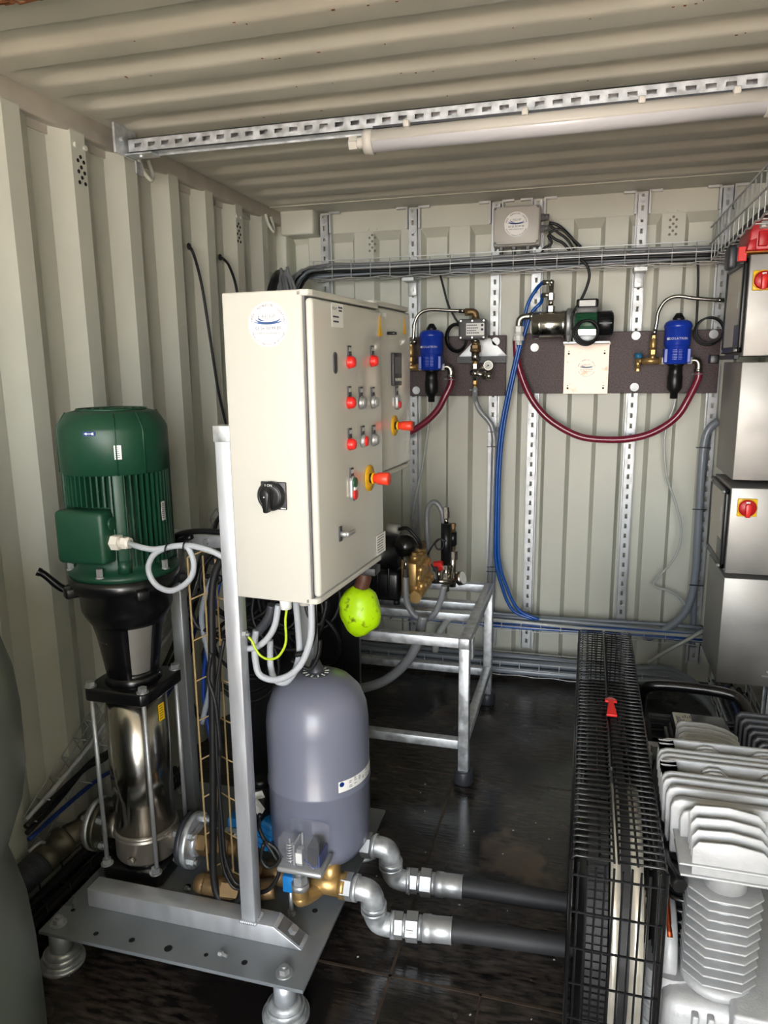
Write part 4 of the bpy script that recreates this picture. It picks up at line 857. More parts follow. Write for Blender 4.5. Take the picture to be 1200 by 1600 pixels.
mb = MB(); mb.hexn((-.693, 1.547, SZ + .028), (-.684, 1.547, SZ + .041), .012); mb.build('beam_bolt', 'zinc', t)
PXL, PXR = -.823, -.783
MB().box(PXL, PXR, 1.518, 1.558, SZ + .055, 1.476, .003).build('post', 'alu', t)
mb = MB()
for k in range(8): mb.ball((PXL + .04 * k / 7, 1.517, SZ + .056), .006, n=8)
for k in range(6): mb.ball((PXR + .001, 1.52 + .007 * k, SZ + .056), .006, n=8)
mb.build('weld_seam', 'alu', t)
MB().box(PXL - .002, PXR + .002, 1.516, 1.56, 1.44, 1.478, .002).build('end_collar', 'galv', t)
MB().box(-1.275, -1.235, 2.00, 2.04, SZ, 1.10, .003).build('post', 'alu', t)
MB().box(PXL, PXR, 2.00, 2.04, SZ, 1.44, .003).build('post', 'alu', t)
MB().box(-1.30, PXR, 2.00, 2.04, 1.055, 1.095, .003).build('cross_bar', 'alu', t)
MB().box(PXL, PXR, 1.558, 2.00, 1.40, 1.44, .003).build('cross_bar', 'alu', t)
MB().box(PXL, PXR, 2.04, 2.40, 1.40, 1.44, .003).build('cross_bar', 'alu', t)
mb = MB()
for x in (-1.19, -1.13): mb.hexn((x, 2.0, 1.075), (x, 1.988, 1.075), .010)
mb.build('bolt', 'zinc', t)
for z in (1.35, 1.70):
    for (co, dx) in ((c1o, 0), (c2o, 0)): pass
mb = MB(); mb.box(PXR - .003, -.76, 1.53, 1.62, 1.42, 1.46); mb.box(PXR - .003, -.745, 1.95, 2.03, 1.42, 1.46); mb.box(PXR - .003, -.735, 2.1, 2.2, 1.40, 1.44); mb.build('mounting_bracket', 'zinc', t)
p = at(478, 1000, 'y', 2.12); single('steel_pipe', MB().cyl((p.x, 2.12, SZ), (p.x, 2.12, 1.15), .034, n=28), 'zinc', 'upright round steel pipe behind the grey pressure tank', 'pipe')
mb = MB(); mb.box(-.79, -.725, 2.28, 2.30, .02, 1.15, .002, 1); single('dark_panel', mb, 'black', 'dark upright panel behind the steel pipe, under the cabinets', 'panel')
# ================================================================ vertical multistage pump
VX, VY = -1.24, 1.73
O = Vector((VX, VY, 0)); t = thing('vertical_pump', 'tall vertical pump with green motor and polished stainless column on the base plate', 'pump', (VX, VY, SZ))
mb = MB(); mb.prism([(-.10, -.085), (-.085, -.10), (.085, -.10), (.10, -.085), (.10, .085), (.085, .10), (-.085, .10), (-.10, .085)], (VX, VY, SZ), X, Y, Z, .042, .006); mb.cyl(O + Z * .16, O + Z * .172, .086, n=32); mb.build('base', 'blackp', t)
mb = MB(); mb.lathe([(.086, .168), (.091, .176), (.091, .236), (.094, .240), (.096, .244), (.094, .248), (.092, .250), (.094, .254), (.094, .258), (.089, .262)], O, n=40); mb.cyl(O + Vector((-.14, 0, .225)), O + Vector((-.08, 0, .225)), .035, n=24); mb.cyl(O + Vector((.14, 0, .225)), O + Vector((.08, 0, .225)), .035, n=24)
mb.cyl(O + Vector((.01, -.09, .195)), O + Vector((.01, -.105, .195)), .010, n=10); mb.build('pump_housing', 'satin', t)
MB().lathe([(.0885, .258), (.0885, .692)], O, n=48).build('sleeve', 'chrome', t)
mb = MB(); mb.prism([(-.103, -.085), (-.088, -.103), (.088, -.103), (.103, -.085), (.103, .085), (.088, .103), (-.088, .103), (-.103, .085)], (VX, VY, .688), X, Y, Z, .038, .006); mb.lathe([(.082, .724), (.075, .745), (.07, .75)], O, n=32); mb.build('head_plate', 'blackp', t)
for sx in (-1, 1):
    for sy in (-1, 1):
        q = O + Vector((sx * .084, sy * .084, 0)); mb = MB(); mb.cyl(q + Z * .165, q + Z * .735, .0065, n=12); mb.hexn(q + Z * .726, q + Z * .741, .013); mb.cyl(q + Z * .726, q + Z * .729, .017, n=14); mb.build('tie_rod', 'zinc', t)
        if sy < 0 or sx > 0:
            q = O + Vector((sx * .082, sy * .088, 0)); mb = MB(); mb.cyl(q + Z * .162, q + Z * .166, .018, n=18); mb.hexn(q + Z * .166, q + Z * .180, .013); mb.build('base_bolt', 'zinc', t)
# lantern: open bell on four legs with a sheet guard
mb = MB()
mb.lathe([(.070, .742), (.074, .760), (.060, .760)], O, n=32)
mb.lathe([(.100, .905), (.108, .918), (.118, .935), (.124, .95), (.126, 1.0), (.148, 1.012), (.150, 1.03), (.150, 1.05), (.10, 1.05)], O, n=44)
for a0, a1 in ((-2.62, -1.02), (-.22, .55), (1.4, 2.4)):
    rs = []
    for z, r in ((.745, .072), (.80, .080), (.86, .089), (.91, .101), (.935, .115)):
        ring_ = []
        for k in range(9): a = a0 + (a1 - a0) * k / 8; ring_.append(O + Vector((r * math.cos(a), r * math.sin(a), z)))
        for k in range(8, -1, -1): a = a0 + (a1 - a0) * k / 8; ring_.append(O + Vector(((r - .012) * math.cos(a), (r - .012) * math.sin(a), z)))
        rs.append([mb.bm.verts.new(p) for p in ring_])
    mb.skin(rs)
for a in (-2.2, -.7, .6, 2.2): d = Vector((math.cos(a), math.sin(a), 0)); mb.obox(O + d * .142 + Z * 1.015, (.05, .035, .03), Matrix.Rotation(a, 3, 'Z'), .006)
mb.build('lantern', 'blackp', t)
mb = MB(); rs = []
for z, r in ((.752, .066), (.93, .094)): rs.append([mb.bm.verts.new(O + Vector((r * math.cos(a), r * math.sin(a), z))) for a in [2 * PI * k / 32 for k in range(32)]])
mb.skin(rs, False); mb.build('coupling_guard', 'inox', t)
mb = MB()
for k in range(5):
    z = .895 - .009 * k
    for j in range(6):
        a = -2.28 + .10 * j; b_ = a + .07 * random.uniform(.4, 1); r = .0985 - (.91 - z) * .18 - .0005; q = []
        for aa, zz in ((a, z), (b_, z), (b_, z + .003), (a, z + .003)): q.append(mb.bm.verts.new(O + Vector((math.cos(aa) * r, math.sin(aa) * r, zz))))
        mb._fin([mb.bm.faces.new(q)], False)
mb.build('cast_lettering', 'boxgrey', t)
mb = MB(); mb.tube([O + Vector((-.13, -.05, 1.012)), O + Vector((-.155, -.07, 1.005)), O + Vector((-.19, -.095, 1.05)), O + Vector((-.205, -.105, 1.062))], [.012, .011, .010, .012], 10); mb.build('lifting_lever', 'blackp', t)
# motor
mb = MB(); mb.lathe([(.12, 1.05), (.147, 1.052), (.148, 1.066), (.13, 1.072), (.122, 1.085), (.118, 1.10), (.118, 1.35)], O, n=48)
for k in range(52):
    a = 2 * PI * k / 52; d = Vector((math.cos(a), math.sin(a), 0))
    if -2.25 < (a if a < PI else a - 2 * PI) < -1.2: z0, z1 = 1.255, 1.348
    else: z0, z1 = 1.09, 1.348
    mb.obox(O + d * .126 + Z * (z0 + z1) / 2, (.022, .0045, z1 - z0), Matrix.Rotation(a, 3, 'Z'))
for a in (-.95, -2.62, .7, 2.3): d = Vector((math.cos(a), math.sin(a), 0)); mb.obox(O + d * .128 + Z * 1.215, (.026, .028, .25), Matrix.Rotation(a, 3, 'Z'), .004); mb.cyl(O + d * .128 + Z * 1.075, O + d * .128 + Z * 1.11, .018, n=12)
mb.build('motor_housing', 'green', t)
mb = MB(); mb.lathe([(.134, 1.335), (.142, 1.340), (.142, 1.452), (.139, 1.460), (.118, 1.494), (.10, 1.499), (.0, 1.502)], O, n=60)
for a in (-.93, -.42, -2.5, .8, 2.2):
    d = Vector((math.cos(a), math.sin(a), 0)); mb.tube([O + d * .1425 + Z * 1.338, O + d * .1425 + Z * 1.45, O + d * .139 + Z * 1.462, O + d * .117 + Z * 1.496], .0022, 6, 1)
cw = mb.build('fan_cowl', 'green', t)
mb = MB()
for r in (.03, .05, .07, .09): mb.torus(O + Z * 1.5025, Z, r, .0025, 28, 5)
mb.build('fan_grille', 'green', cw)
def on_cyl(px, py, R, zc=None):
    d = FWD + RGT * ((px - 600) / FPX) - UPV * ((py - 800) / FPX); a = d.x ** 2 + d.y ** 2; b = 2 * ((CAM.x - VX) * d.x + (CAM.y - VY) * d.y); c = (CAM.x - VX) ** 2 + (CAM.y - VY) ** 2 - R * R
    s = (-b - math.sqrt(max(0, b * b - 4 * a * c))) / (2 * a); p = CAM + d * s; n = Vector((p.x - VX, p.y - VY, 0)).normalized(); return p, n, Z.cross(n)
p, n, u = on_cyl(139, 678, .1425); mb = MB(); mb.prism([(-.016, -.0055), (.016, -.0055), (.016, .0055), (-.016, .0055)], p, u, Z, n, .001); mb.mi = 1
mb.prism([(-.013, 0), (-.006, .0035), (-.006, .001), (.006, .001), (.008, .003), (.013, .003), (.011, 0), (.013, -.003), (.008, -.003), (.006, -.001), (-.006, -.001), (-.006, -.0035)], p + n * .001, u, Z, n, .0005); mb.build('arrow_sticker', ['navy', 'paper'], cw)
def small_label(px, py, R, w, h, name, m, rows, parent, ink='ink'):
    p, n, u = on_cyl(px, py, R); mb = MB(); mb.prism([(-w / 2, -h / 2), (w / 2, -h / 2), (w / 2, h / 2), (-w / 2, h / 2)], p, u, Z, n, .001); mb.mi = 1
    for i in range(rows): z = h * (.36 - .72 * i / max(1, rows - 1)); mb.prism([(-w * .36, z), (w * random.uniform(.0, .36), z), (w * .3, z + h * .035), (-w * .36, z + h * .035)], p + n * .001, u, Z, n, .0004)
    return mb.build(name, [m, ink], parent)
small_label(184, 707, .1425, .018, .036, 'white_label', 'paper', 6, cw)
small_label(255, 798, .139, .016, .052, 'rating_plate', 'boxgrey', 8, t)
small_label(252, 1112, .0892, .024, .052, 'yellow_label', 'switchyellow', 6, t)
small_label(250, 1087, .0892, .015, .007, 'white_label', 'paper', 1, t)
mb = MB(); mb.box(-1.324, -1.176, 1.562, 1.625, 1.108, 1.250, .014, 3); mb.box(-1.305, -1.205, 1.60, 1.66, 1.12, 1.25, .01); tb = mb.build('terminal_box', 'green', t)
mb = MB(); mb.torus((-1.257, 1.5655, 1.183), Y, .047, .002, 36, 6); mb.build('cover_ring', 'green', tb)
mb = MB(); mb.cyl((-1.18, 1.60, 1.215), (-1.170, 1.60, 1.215), .017, n=20); mb.build('blanking_plug', 'green', tb)
g = Vector((-1.176, 1.600, 1.165)); mb = MB(); mb.hexn(g, g + X * .022, .021); mb.cyl(g + X * .022, g + X * .052, .014, n=16); mb.hexn(g + X * .030, g + X * .044, .0165); mb.build('cable_gland', 'inside', tb)
for sx, sy in ((-.8, -.6), (.15, -1), (1, -.1), (-.9, .5)): d = Vector((sx, sy, 0)).normalized(); mb = MB(); mb.cyl(O + d * .139 + Z * 1.066, O + d * .139 + Z * 1.070, .012, n=14); mb.hexn(O + d * .139 + Z * 1.07, O + d * .139 + Z * 1.092, .009); mb.build('flange_bolt', 'zinc', t)
# flanges with bolts
for s, nm in ((-1, 'suction_flange'), (1, 'discharge_flange')):
    c = O + Vector((s * .150, 0, .225)); mb = MB(); mb.cyl(c - X * s * .012, c + X * s * .004, .078, n=40); f = mb.build(nm, 'olive' if s < 0 else 'darkgrey', t)
    mb = MB(); mb.cyl(c + X * s * .006, c + X * s * .024, .080, n=40); mb.lathe([(.05, .024), (.042, .034), (.036, .036)], c, X * s, 28); mb.build('counter_flange', 'galv', f)
    for k in range(4):
        mb = MB(); a = PI / 4 + k * PI / 2; d = Vector((0, math.cos(a), math.sin(a))) * .060; mb.hexn(c + d + X * s * .024, c + d + X * s * .036, .0125); mb.hexn(c + d - X * s * .012, c + d - X * s * .026, .0125); mb.cyl(c + d - X * s * .034, c + d + X * s * .044, .0075, n=10); mb.build('flange_bolt', 'zinc', f)
for px, py in ((262, 857), (290, 853)):
    p = at(px, py, 'y', 1.553); mb = MB(); mb.torus(p, (1, 0, -.15), .0125, .0022, 16, 5); single('cable_tie', mb, 'black', 'black cable tie on the looped motor cable, ' + ('nearer the pump gland' if px < 270 else 'nearer the aluminium post'), 'cable tie')
single('motor_cable', MB().tube([g + X * .05] + path([(213, 853), (235, 858), (252, 857), (275, 853), (292, 855), (300, 868), (303, 885), (298, 903), (283, 917), (266, 923), (248, 917), (236, 903), (232, 886), (238, 870), (250, 860), (268, 854), (292, 852), (315, 856), (335, 863), (352, 872)], 'y', 1.56), .0075, 10, 5), 'offwhite', 'pale grey motor cable looped once beside the vertical pump', 'cable')
# ================================================================ suction side, left of the pump
t = thing('suction_coupling', 'metal hose coupling with lever arms on the suction flange of the vertical pump', 'coupling', (-1.46, 1.70, .18))
a = O + Vector((-.176, 0, .225)); b = Vector((-1.475, 1.66, .21)); mb = MB(); mb.tube([a, a - X * .03, (a + b) / 2 + Vector((0, .01, 0)), b], .036, 16, 5); mb.build('pipe_bend', 'olive', t)
dr = Vector((-.03, -.12, -.035)).normalized(); mb = MB(); mb.lathe([(.040, 0), (.046, .004), (.046, .02), (.040, .024), (.040, .06), (.046, .064), (.046, .09), (.037, .094)], b, dr, 28); mb.build('coupling_body', 'olive', t)
mb = MB(); q = b + dr * .06; u_, v_, w_2 = frame(dr); mb.tube([q + v_ * .045, q + v_ * .06 + dr * .015, q + v_ * .062 + dr * .05], .005, 8); mb.build('cam_lever', 'zinc', t); mb = MB(); mb.tube([q - u_ * .045, q - u_ * .062 + dr * .01, q - u_ * .085 - dr * .02], .005, 8); mb.build('cam_lever', 'zinc', t)
pts = [b + dr * .09, b + dr * .16, b + dr * .24 + Z * .0, b + dr * .34 - Z * .005, b + dr * .5 - Z * .012]; mb = MB(); mb.tube(pts, .040, 18, 8)
P = spline(pts, 26)
for i, p in enumerate(P[2:-1:2]): mb.torus(p, dr, .040, .0035, 20, 5)
single('ribbed_hose', mb, 'darkgrey', 'dark ribbed suction hose at the left wall running out of the pump coupling', 'hose')
t = tray(-1.555, -1.445, 1.20, 2.3, .03, .10, 'y', .1, .003); single('cable_tray', t, 'black', 'dark wire tray on the floor between the left wall and the base plate', 'cable tray')
for k in range(5): single('floor_cable', MB().tube([(-1.535 + .02 * k, y, .05 + .014 * (k % 3) + .006 * math.sin(4 * y + k)) for y in (1.2, 1.5, 1.8, 2.1, 2.3)], .011, 8, 4), 'rubber', 'black cable in the dark floor tray left of the base plate', 'cable', 'cables in the left floor tray')
lw = [[(40, 1282), (85, 1232), (130, 1178), (165, 1132), (200, 1085), (245, 1020), (285, 960), (320, 880)], [(42, 1302), (90, 1252), (140, 1192), (175, 1170), (215, 1120), (260, 1050), (300, 960), (335, 840)], [(45, 1312), (100, 1262), (150, 1220), (190, 1190), (240, 1120), (290, 1030), (330, 900)], [(40, 1292), (88, 1243), (135, 1200), (172, 1178), (220, 1105), (270, 1010), (315, 870)]]
for k, (pp, m, r, lb) in enumerate(zip(lw, ('offwhite', 'rubber', 'navy', 'rubber'), (.007, .008, .007, .008), ('pale grey cable, the topmost climbing along the foot of the left wall', 'black cable climbing along the left wall behind the vertical pump', 'dark blue tube climbing along the foot of the left wall', 'black cable just under the pale one on the left wall'))):
    single('climbing_cable', MB().tube(path(pp, 'x', -1.525 + .005 * k), r, 8, 5), m, lb, 'cable')
a, b = at(40, 1285, 'x', -1.545), at(340, 800, 'x', -1.545); mb = MB(); nv = Vector((0, -(b - a).z, (b - a).y)).normalized()
for k in range(5): mb.wire(a + nv * (.02 - .035 * k), b + nv * (.02 - .035 * k), .002)
for k in range(22): p = a + (b - a) * k / 21; mb.tube([p + nv * .02 + X * .05, p + nv * .02, p - nv * .12, p - nv * .12 + X * .05], .002, 5, 1)
single('cable_tray', mb, 'zinc', 'slanting wire tray with cables climbing the left wall behind the pump', 'cable tray')
single('climbing_cable', MB().tube([at(295, 386, 'x', XL - .03)] + path([(300, 391), (308, 415), (316, 450), (324, 500), (333, 560), (341, 610), (350, 650), (362, 700)], 'x', XL + .012), .006, 8), 'rubber', 'black cable leaving a grommet in the left wall, the longer of the two', 'cable')
single('climbing_cable', MB().tube([at(344, 402, 'x', XL - .03)] + path([(348, 404), (356, 412), (362, 425), (367, 440), (371, 460), (378, 500)], 'x', XL + .012), .006, 8), 'rubber', 'short black cable leaving a grommet above the large cabinet', 'cable')
mb = MB()
for px, py in ((294, 385), (343, 402)): p = at(px, py, 'x', XL - .03); mb.torus(p + X * .004, X, .010, .004, 18, 6)
struct('grommet', mb, 'rubber', wl_)
mb = MB()
for k in range(9):
    mb.tube([(-1.46 + .012 * k, 3.40 - .01 * k, 2.03 + .012 * (k % 4)), (-1.42 + .010 * k, 3.30, 1.98 + .01 * (k % 3)), (-1.36 + .014 * k, 3.16, 1.86), (-1.30 + .016 * k, 3.08, 1.70), (-1.22 + .02 * k, 2.9, 1.5)], .0075, 7, 5); 
tag(mb.build('cable_bundle', 'greyhose'), 'bundle of grey cables dropping from the back tray behind the large cabinet', 'cable bundle', None, 'stuff')
single('black_conduit', MB().tube([(-1.47, 3.55, 2.04), (-1.45, 3.42, 2.05), (-1.43, 3.3, 2.0), (-1.42, 3.2, 1.88), (-1.40, 3.1, 1.7)], .022, 12), 'black', 'black corrugated conduit arching down left of the grey cable bundle', 'conduit')
# ================================================================ zinc yellow ladder of wire beside the post, and cables on it
t = thing('wire_cable_ladder', 'upright yellowish wire cable ladder left of the aluminium post', 'cable ladder', (-.97, 1.65, .17))
mb = MB(); GX = (-.985, -.955, -.905); GY = (1.64, 1.665, 1.64)
for x, y in zip(GX, GY): mb.wire((x, y, .17 if x < -.9 else .2), (x, y, 1.125), .0025)
for k in range(9):
    z = 1.125 - .115 * k; mb.tube([(GX[0], GY[0], z), (GX[1], GY[1] + .0, z + .012), (GX[2], GY[2], z + .012), (-.84, 1.62, z + .008)], .0022, 5, 1)
mb.build('wire_ladder', 'gold', t)
for k, (pp, r) in enumerate((([(352, 868), (338, 890), (331, 930), (331, 1000), (332, 1100), (333, 1200), (333, 1300), (334, 1370), (342, 1402), (358, 1412), (374, 1404), (380, 1385)], .0105), ([(345, 1010), (341, 1100), (343, 1200), (343, 1290), (348, 1350), (362, 1383), (376, 1390)], .005), ([(350, 1000), (338, 1080), (339, 1180), (347, 1285), (352, 1340), (366, 1376), (380, 1384)], .005), ([(330, 1020), (326, 1060), (337, 1100), (345, 1180)], .006))):
    single('black_cable', MB().tube(path(pp, 'y', 1.585 - .003 * k), r, 8, 6), 'rubber', ('thick black cable hanging in a long loop left of the aluminium post', 'inner thin black cable of the loop left of the post', 'outer thin black cable of the loop left of the post', 'short black cable bend beside the wire ladder')[k], 'cable')
cb = [([(300, 838), (268, 850), (278, 836), (310, 830), (350, 832)], 'black', .009, 1.9, 'black cable arching over the top bar of the frame'), ([(320, 900), (345, 905), (300, 940), (310, 980), (345, 985)], 'rubber', .008, 1.95, 'tangled black cable between ladder and rear post'), ([(275, 930), (300, 1000), (285, 1060), (310, 1120)], 'rubber', .008, 2.1, 'black cable hanging beside the rear aluminium post'), ([(340, 880), (315, 960), (330, 1050), (316, 1130)], 'conduit', .009, 1.95, 'grey tube slanting behind the wire ladder'), ([(345, 900), (325, 1000), (318, 1080), (330, 1160)], 'navy', .007, 2.0, 'dark blue tube slanting behind the wire ladder')]
for pp, m, r, y, lb in cb: single('frame_cable', MB().tube(path(pp, 'y', y), r, 8), m, lb, 'cable')
mb = MB(); 
for k in range(26): a = random.uniform(0, 6); x, z = -1.02 + random.uniform(-.12, .16), .82 + random.uniform(-.22, .3); mb.torus((x, 2.14 + random.uniform(-.05, .12), z), (random.uniform(-.4, .4), 1, random.uniform(-.4, .4)), random.uniform(.05, .13), .007, 22, 6)
tag(mb.build('cable_clutter', 'rubber'), 'tangle of black cables in the dark space behind the cabinet frame', 'cables', None, 'stuff')
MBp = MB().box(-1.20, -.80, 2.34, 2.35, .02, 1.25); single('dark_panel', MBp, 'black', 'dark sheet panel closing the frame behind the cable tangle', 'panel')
# ================================================================ cables under the large cabinet
for pp, m, r, y, lb in (([(486, 938), (487, 980), (483, 1008), (470, 1038), (450, 1056), (425, 1062), (405, 1053), (399, 1030), (398, 1005), (400, 985)], 'offwhite', .0085, 1.57, 'pale grey cable making the deepest loop below the large cabinet'), ([(462, 938), (466, 980), (468, 1020), (460, 1050), (446, 1066), (430, 1062), (423, 1040), (422, 1000)], 'offwhite', .0085, 1.62, 'pale grey cable making the narrow rear loop below the large cabinet'), ([(435, 945), (430, 975), (420, 995), (405, 1009), (392, 1013), (380, 1012)], 'offwhite', .008, 1.56, 'pale grey cable bending from the cabinet gland behind the post'), ([(489, 940), (491, 985), (484, 1010), (475, 1020), (462, 1023)], 'rubber', .007, 1.60, 'black cable curving below the large cabinet'), ([(476, 940), (484, 965), (500, 975), (508, 955), (510, 938)], 'rubber', .005, 1.66, 'thin black cable looping up below the cabinet door'), ([(425, 945), (420, 965), (405, 985), (390, 995)], 'darkgrey', .012, 1.58, 'dark grey conduit below the white cabinet gland'), ([(500, 1000), (497, 1025), (485, 1045), (470, 1040), (455, 1032)], 'rubber', .006, 1.75, 'black cable across the round steel pipe')):
    single('cabinet_cable', MB().tube(path(pp, 'y', y), r, 9, 6), m, lb, 'cable')
single('earth_wire', MB().tube(path([(388, 995), (394, 1002), (400, 1015), (408, 1025), (420, 1030), (433, 1027), (442, 1016), (447, 1000), (446, 970), (449, 945)], 'y', 1.53), .0032, 8, 6), 'yg', 'thin green and yellow earth wire bolted to the post', 'wire')
p = at(380, 991, 'y', 1.535); mb = MB(); mb.hexn((PXR, 1.535, p.z), (PXR + .010, 1.535, p.z), .010); mb.cyl((PXR + .01, 1.535, p.z), (PXR + .016, 1.535, p.z), .005, n=8); single('earth_bolt', mb, 'zinc', 'bolt fixing the earth wire to the aluminium post', 'bolt')
# ================================================================ expansion tank
TX, TY = -.70, 1.80
O = Vector((TX, TY, 0)); t = thing('pressure_tank', 'grey steel pressure tank with white label on the base plate', 'pressure tank', (TX, TY, .2))
mb = MB(); mb.lathe([(.03, .208), (.085, .216), (.122, .238), (.140, .268), (.145, .30), (.145, .452), (.1475, .456), (.1475, .463), (.145, .467), (.145, .632), (.140, .675), (.125, .715), (.098, .745), (.062, .763), (.03, .769), (0, .770)], O, n=64); mb.build('vessel', 'tankgrey', t)
mb = MB(); mb.lathe([(.038, .764), (.038, .770), (0, .771)], O, n=32); mb.lathe([(.024, .770), (.022, .778), (.010, .806), (0, .808)], O, n=24); cp = mb.build('valve_cap', 'darkgrey', t)
mb = MB()
for k in range(12): a = 2 * PI * k / 12; mb.obox(O + Vector((math.cos(a) * .031, math.sin(a) * .031, .7705)), (.012, .004, .002), Matrix.Rotation(a, 3, 'Z'))
mb.build('cap_lettering', 'paper', cp)
mb = MB(); rs = [];
for z in (-.016, .016): rs.append([mb.bm.verts.new(O + Vector((math.cos(a) * .1462, math.sin(a) * .1462, .492 + z))) for a in [-.85 + 1.2 * k / 14 for k in range(15)]])
mb._fin([mb.bm.faces.new((rs[0][k], rs[0][k + 1], rs[1][k + 1], rs[1][k])) for k in range(14)], True); mb.mi = 1
for k in range(6):
    for j in range(7):
        if random.random() < .3: continue
        a = -.62 + .12 * j; z = .482 + .0045 * k; q = [mb.bm.verts.new(O + Vector((math.cos(a + da) * .1466, math.sin(a + da) * .1466, z + dzz))) for da, dzz in ((0, 0), (random.uniform(.04, .1), 0), (.05, .0018), (0, .0018))]; mb._fin([mb.bm.faces.new(q)], False)
a = -.78; n = Vector((math.cos(a), math.sin(a), 0)); mb.mi = 2; mb.cyl(O + n * .1464 + Z * .499, O + n * .147 + Z * .499, .007, n=18)
bt = mb.build('label', ['paper', 'ink', 'navy'], t)
MB().cyl(O + Z * .16, O + Z * .21, .022, n=20).build('neck', 'brass', t)
# ================================================================ brass manifold, galvanised bends and hoses
ZP = .195; Y1, Y2 = 1.69, 1.875
t = thing('brass_manifold', 'brass pipe run with tees across the base plate under the grey tank', 'pipe', (-.8, Y1, SZ))
a = Vector((-1.055, VY, .225)); mb = MB(); mb.hexn(a, a + X * .03, .040); mb.cyl(a + X * .03, a + X * .07, .030, n=24); mb.hexn(a + X * .07, a + X * .10, .036); mb.build('union', 'bronze', t)
mb = MB(); mb.tube([a + X * .095, a + X * .13, Vector((-.90, VY - .02, .215)), Vector((-.87, Y1, ZP)), Vector((-.70, Y1, ZP))], .026, 18, 5); mb.cyl((-.83, Y1, ZP), (-.76, Y1, ZP), .032, n=24); mb.build('pipe', 'bronze', t)
q = at(372, 1355, 'y', 1.62); mb = MB(); mb.tube([(-.98, 1.61, .185), (-.93, 1.61, .185), (-.84, 1.62, .185), (-.78, 1.64, .19)], .028, 16, 5); mb.ball((-.985, 1.61, .185), .029); mb.hexn((-.92, 1.61, .185), (-.87, 1.615, .185), .035); mb.build('lower_pipe', 'bronze', t)
c = Vector((-.632, Y1, ZP)); mb = MB(); mb.cyl(c - X * .08, c + X * .045, .031, n=28); mb.cyl(c + X * .028, c + X * .046, .036, n=28); mb.cyl(c - X * .08, c - X * .065, .036, n=28); mb.cyl(c + Vector((0, 0, 0)), c + Vector((-.012, .03, .06)), .028, n=24); mb.hexn(c + Vector((-.013, .032, .055)), c + Vector((-.017, .042, .078)), .030); mb.cyl(c + Vector((-.018, .045, .075)), c + Vector((-.03, .07, .12)), .018, n=18); mb.build('tee', 'brass', t)
mb = MB(); mb.cyl((-.74, Y2, ZP + .02), (-.60, Y2, ZP + .005), .028, n=24); mb.build('rear_branch', 'brass', t)
def galv_run(y0, y1, lab, sticker):
    z1 = .078; x0 = -.597; t = thing('galvanised_bend', lab, 'pipe fitting', (x0, y0, z1))
    mb = MB(); mb.hexn((x0, y0, ZP), (x0 + .028, y0, ZP), .037); mb.cyl((x0 + .028, y0, ZP), (x0 + .036, y0, ZP), .030, n=24); mb.build('nipple', 'zinc', t)
    ex_ = x0 + .085; mb = MB(); mb.cyl((x0 + .032, y0, ZP), (x0 + .044, y0, ZP), .036, n=28); mb.tube([(x0 + .034, y0, ZP), (x0 + .055, y0, ZP), (ex_ - .012, y0 + .002, ZP - .006), (ex_ - .002, y0 + .006, ZP - .025), (ex_, y0 + .008, ZP - .052)], .031, 24, 6); mb.cyl((ex_, y0 + .008, ZP - .044), (ex_, y0 + .008, ZP - .056), .036, n=28); mb.build('upper_elbow', 'galv', t)
    mb = MB(); mb.cyl((ex_, y0 + .008, ZP - .057), (ex_, y0 + .009, ZP - .068), .036, n=28); mb.tube([(ex_, y0 + .009, ZP - .06), (ex_ + .001, y0 + .012, z1 + .035), (ex_ + .012, y0 + .016, z1 + .01), (ex_ + .035, y0 + .022, z1), (ex_ + .055, y0 + .026, z1)], .031, 24, 6); mb.cyl((ex_ + .044, y0 + .024, z1), (ex_ + .056, y0 + .026, z1), .036, n=28); mb.build('lower_elbow', 'galv', t)
    d = Vector((1, (y1 - y0 - .026) / .7, 0)).normalized(); s = Vector((ex_ + .056, y0 + .026, z1)); mb = MB(); mb.hexn(s, s + d * .022, .036); mb.cyl(s + d * .02, s + d * .032, .030, n=20); mb.hexn(s + d * .032, s + d * .064, .040); mb.cyl(s + d * .064, s + d * .076, .032, n=20); mb.build('union_nut', 'zinc', t)
    MB().lathe([(.033, .076), (.036, .079), (.036, .10), (.034, .103), (.034, .155), (.036, .158)], s, d, 28).build('ferrule', 'zinc', t)
    if sticker:
        c = s + d * .048 - Y * .0352 + Z * .006; mb = MB(); mb.obox(c, (.020, .001, .022), None); mb.mi = 1
        mb.text('VSI', .011, c - Y * .0012 - Z * .004, d, Z); mb.build('sticker', ['paper', 'ink'], t)
    single('rubber_hose', MB().tube([s + d * .10, s + d * .20, s + d * .40 - Z * .008, s + d * .62 - Z * .018, s + d * .85 - Z * .03], .0285, 20, 6), 'thickhose', ('nearer' if sticker else 'farther') + ' thick black rubber hose lying on the floor towards the belt guard', 'hose')
galv_run(Y1, 1.80, 'galvanised pipe bend with stickered union, the nearer of the two at the plate edge', True)
galv_run(Y2, 1.955, 'galvanised pipe bend behind the nearer one, under the grey tank edge', False)
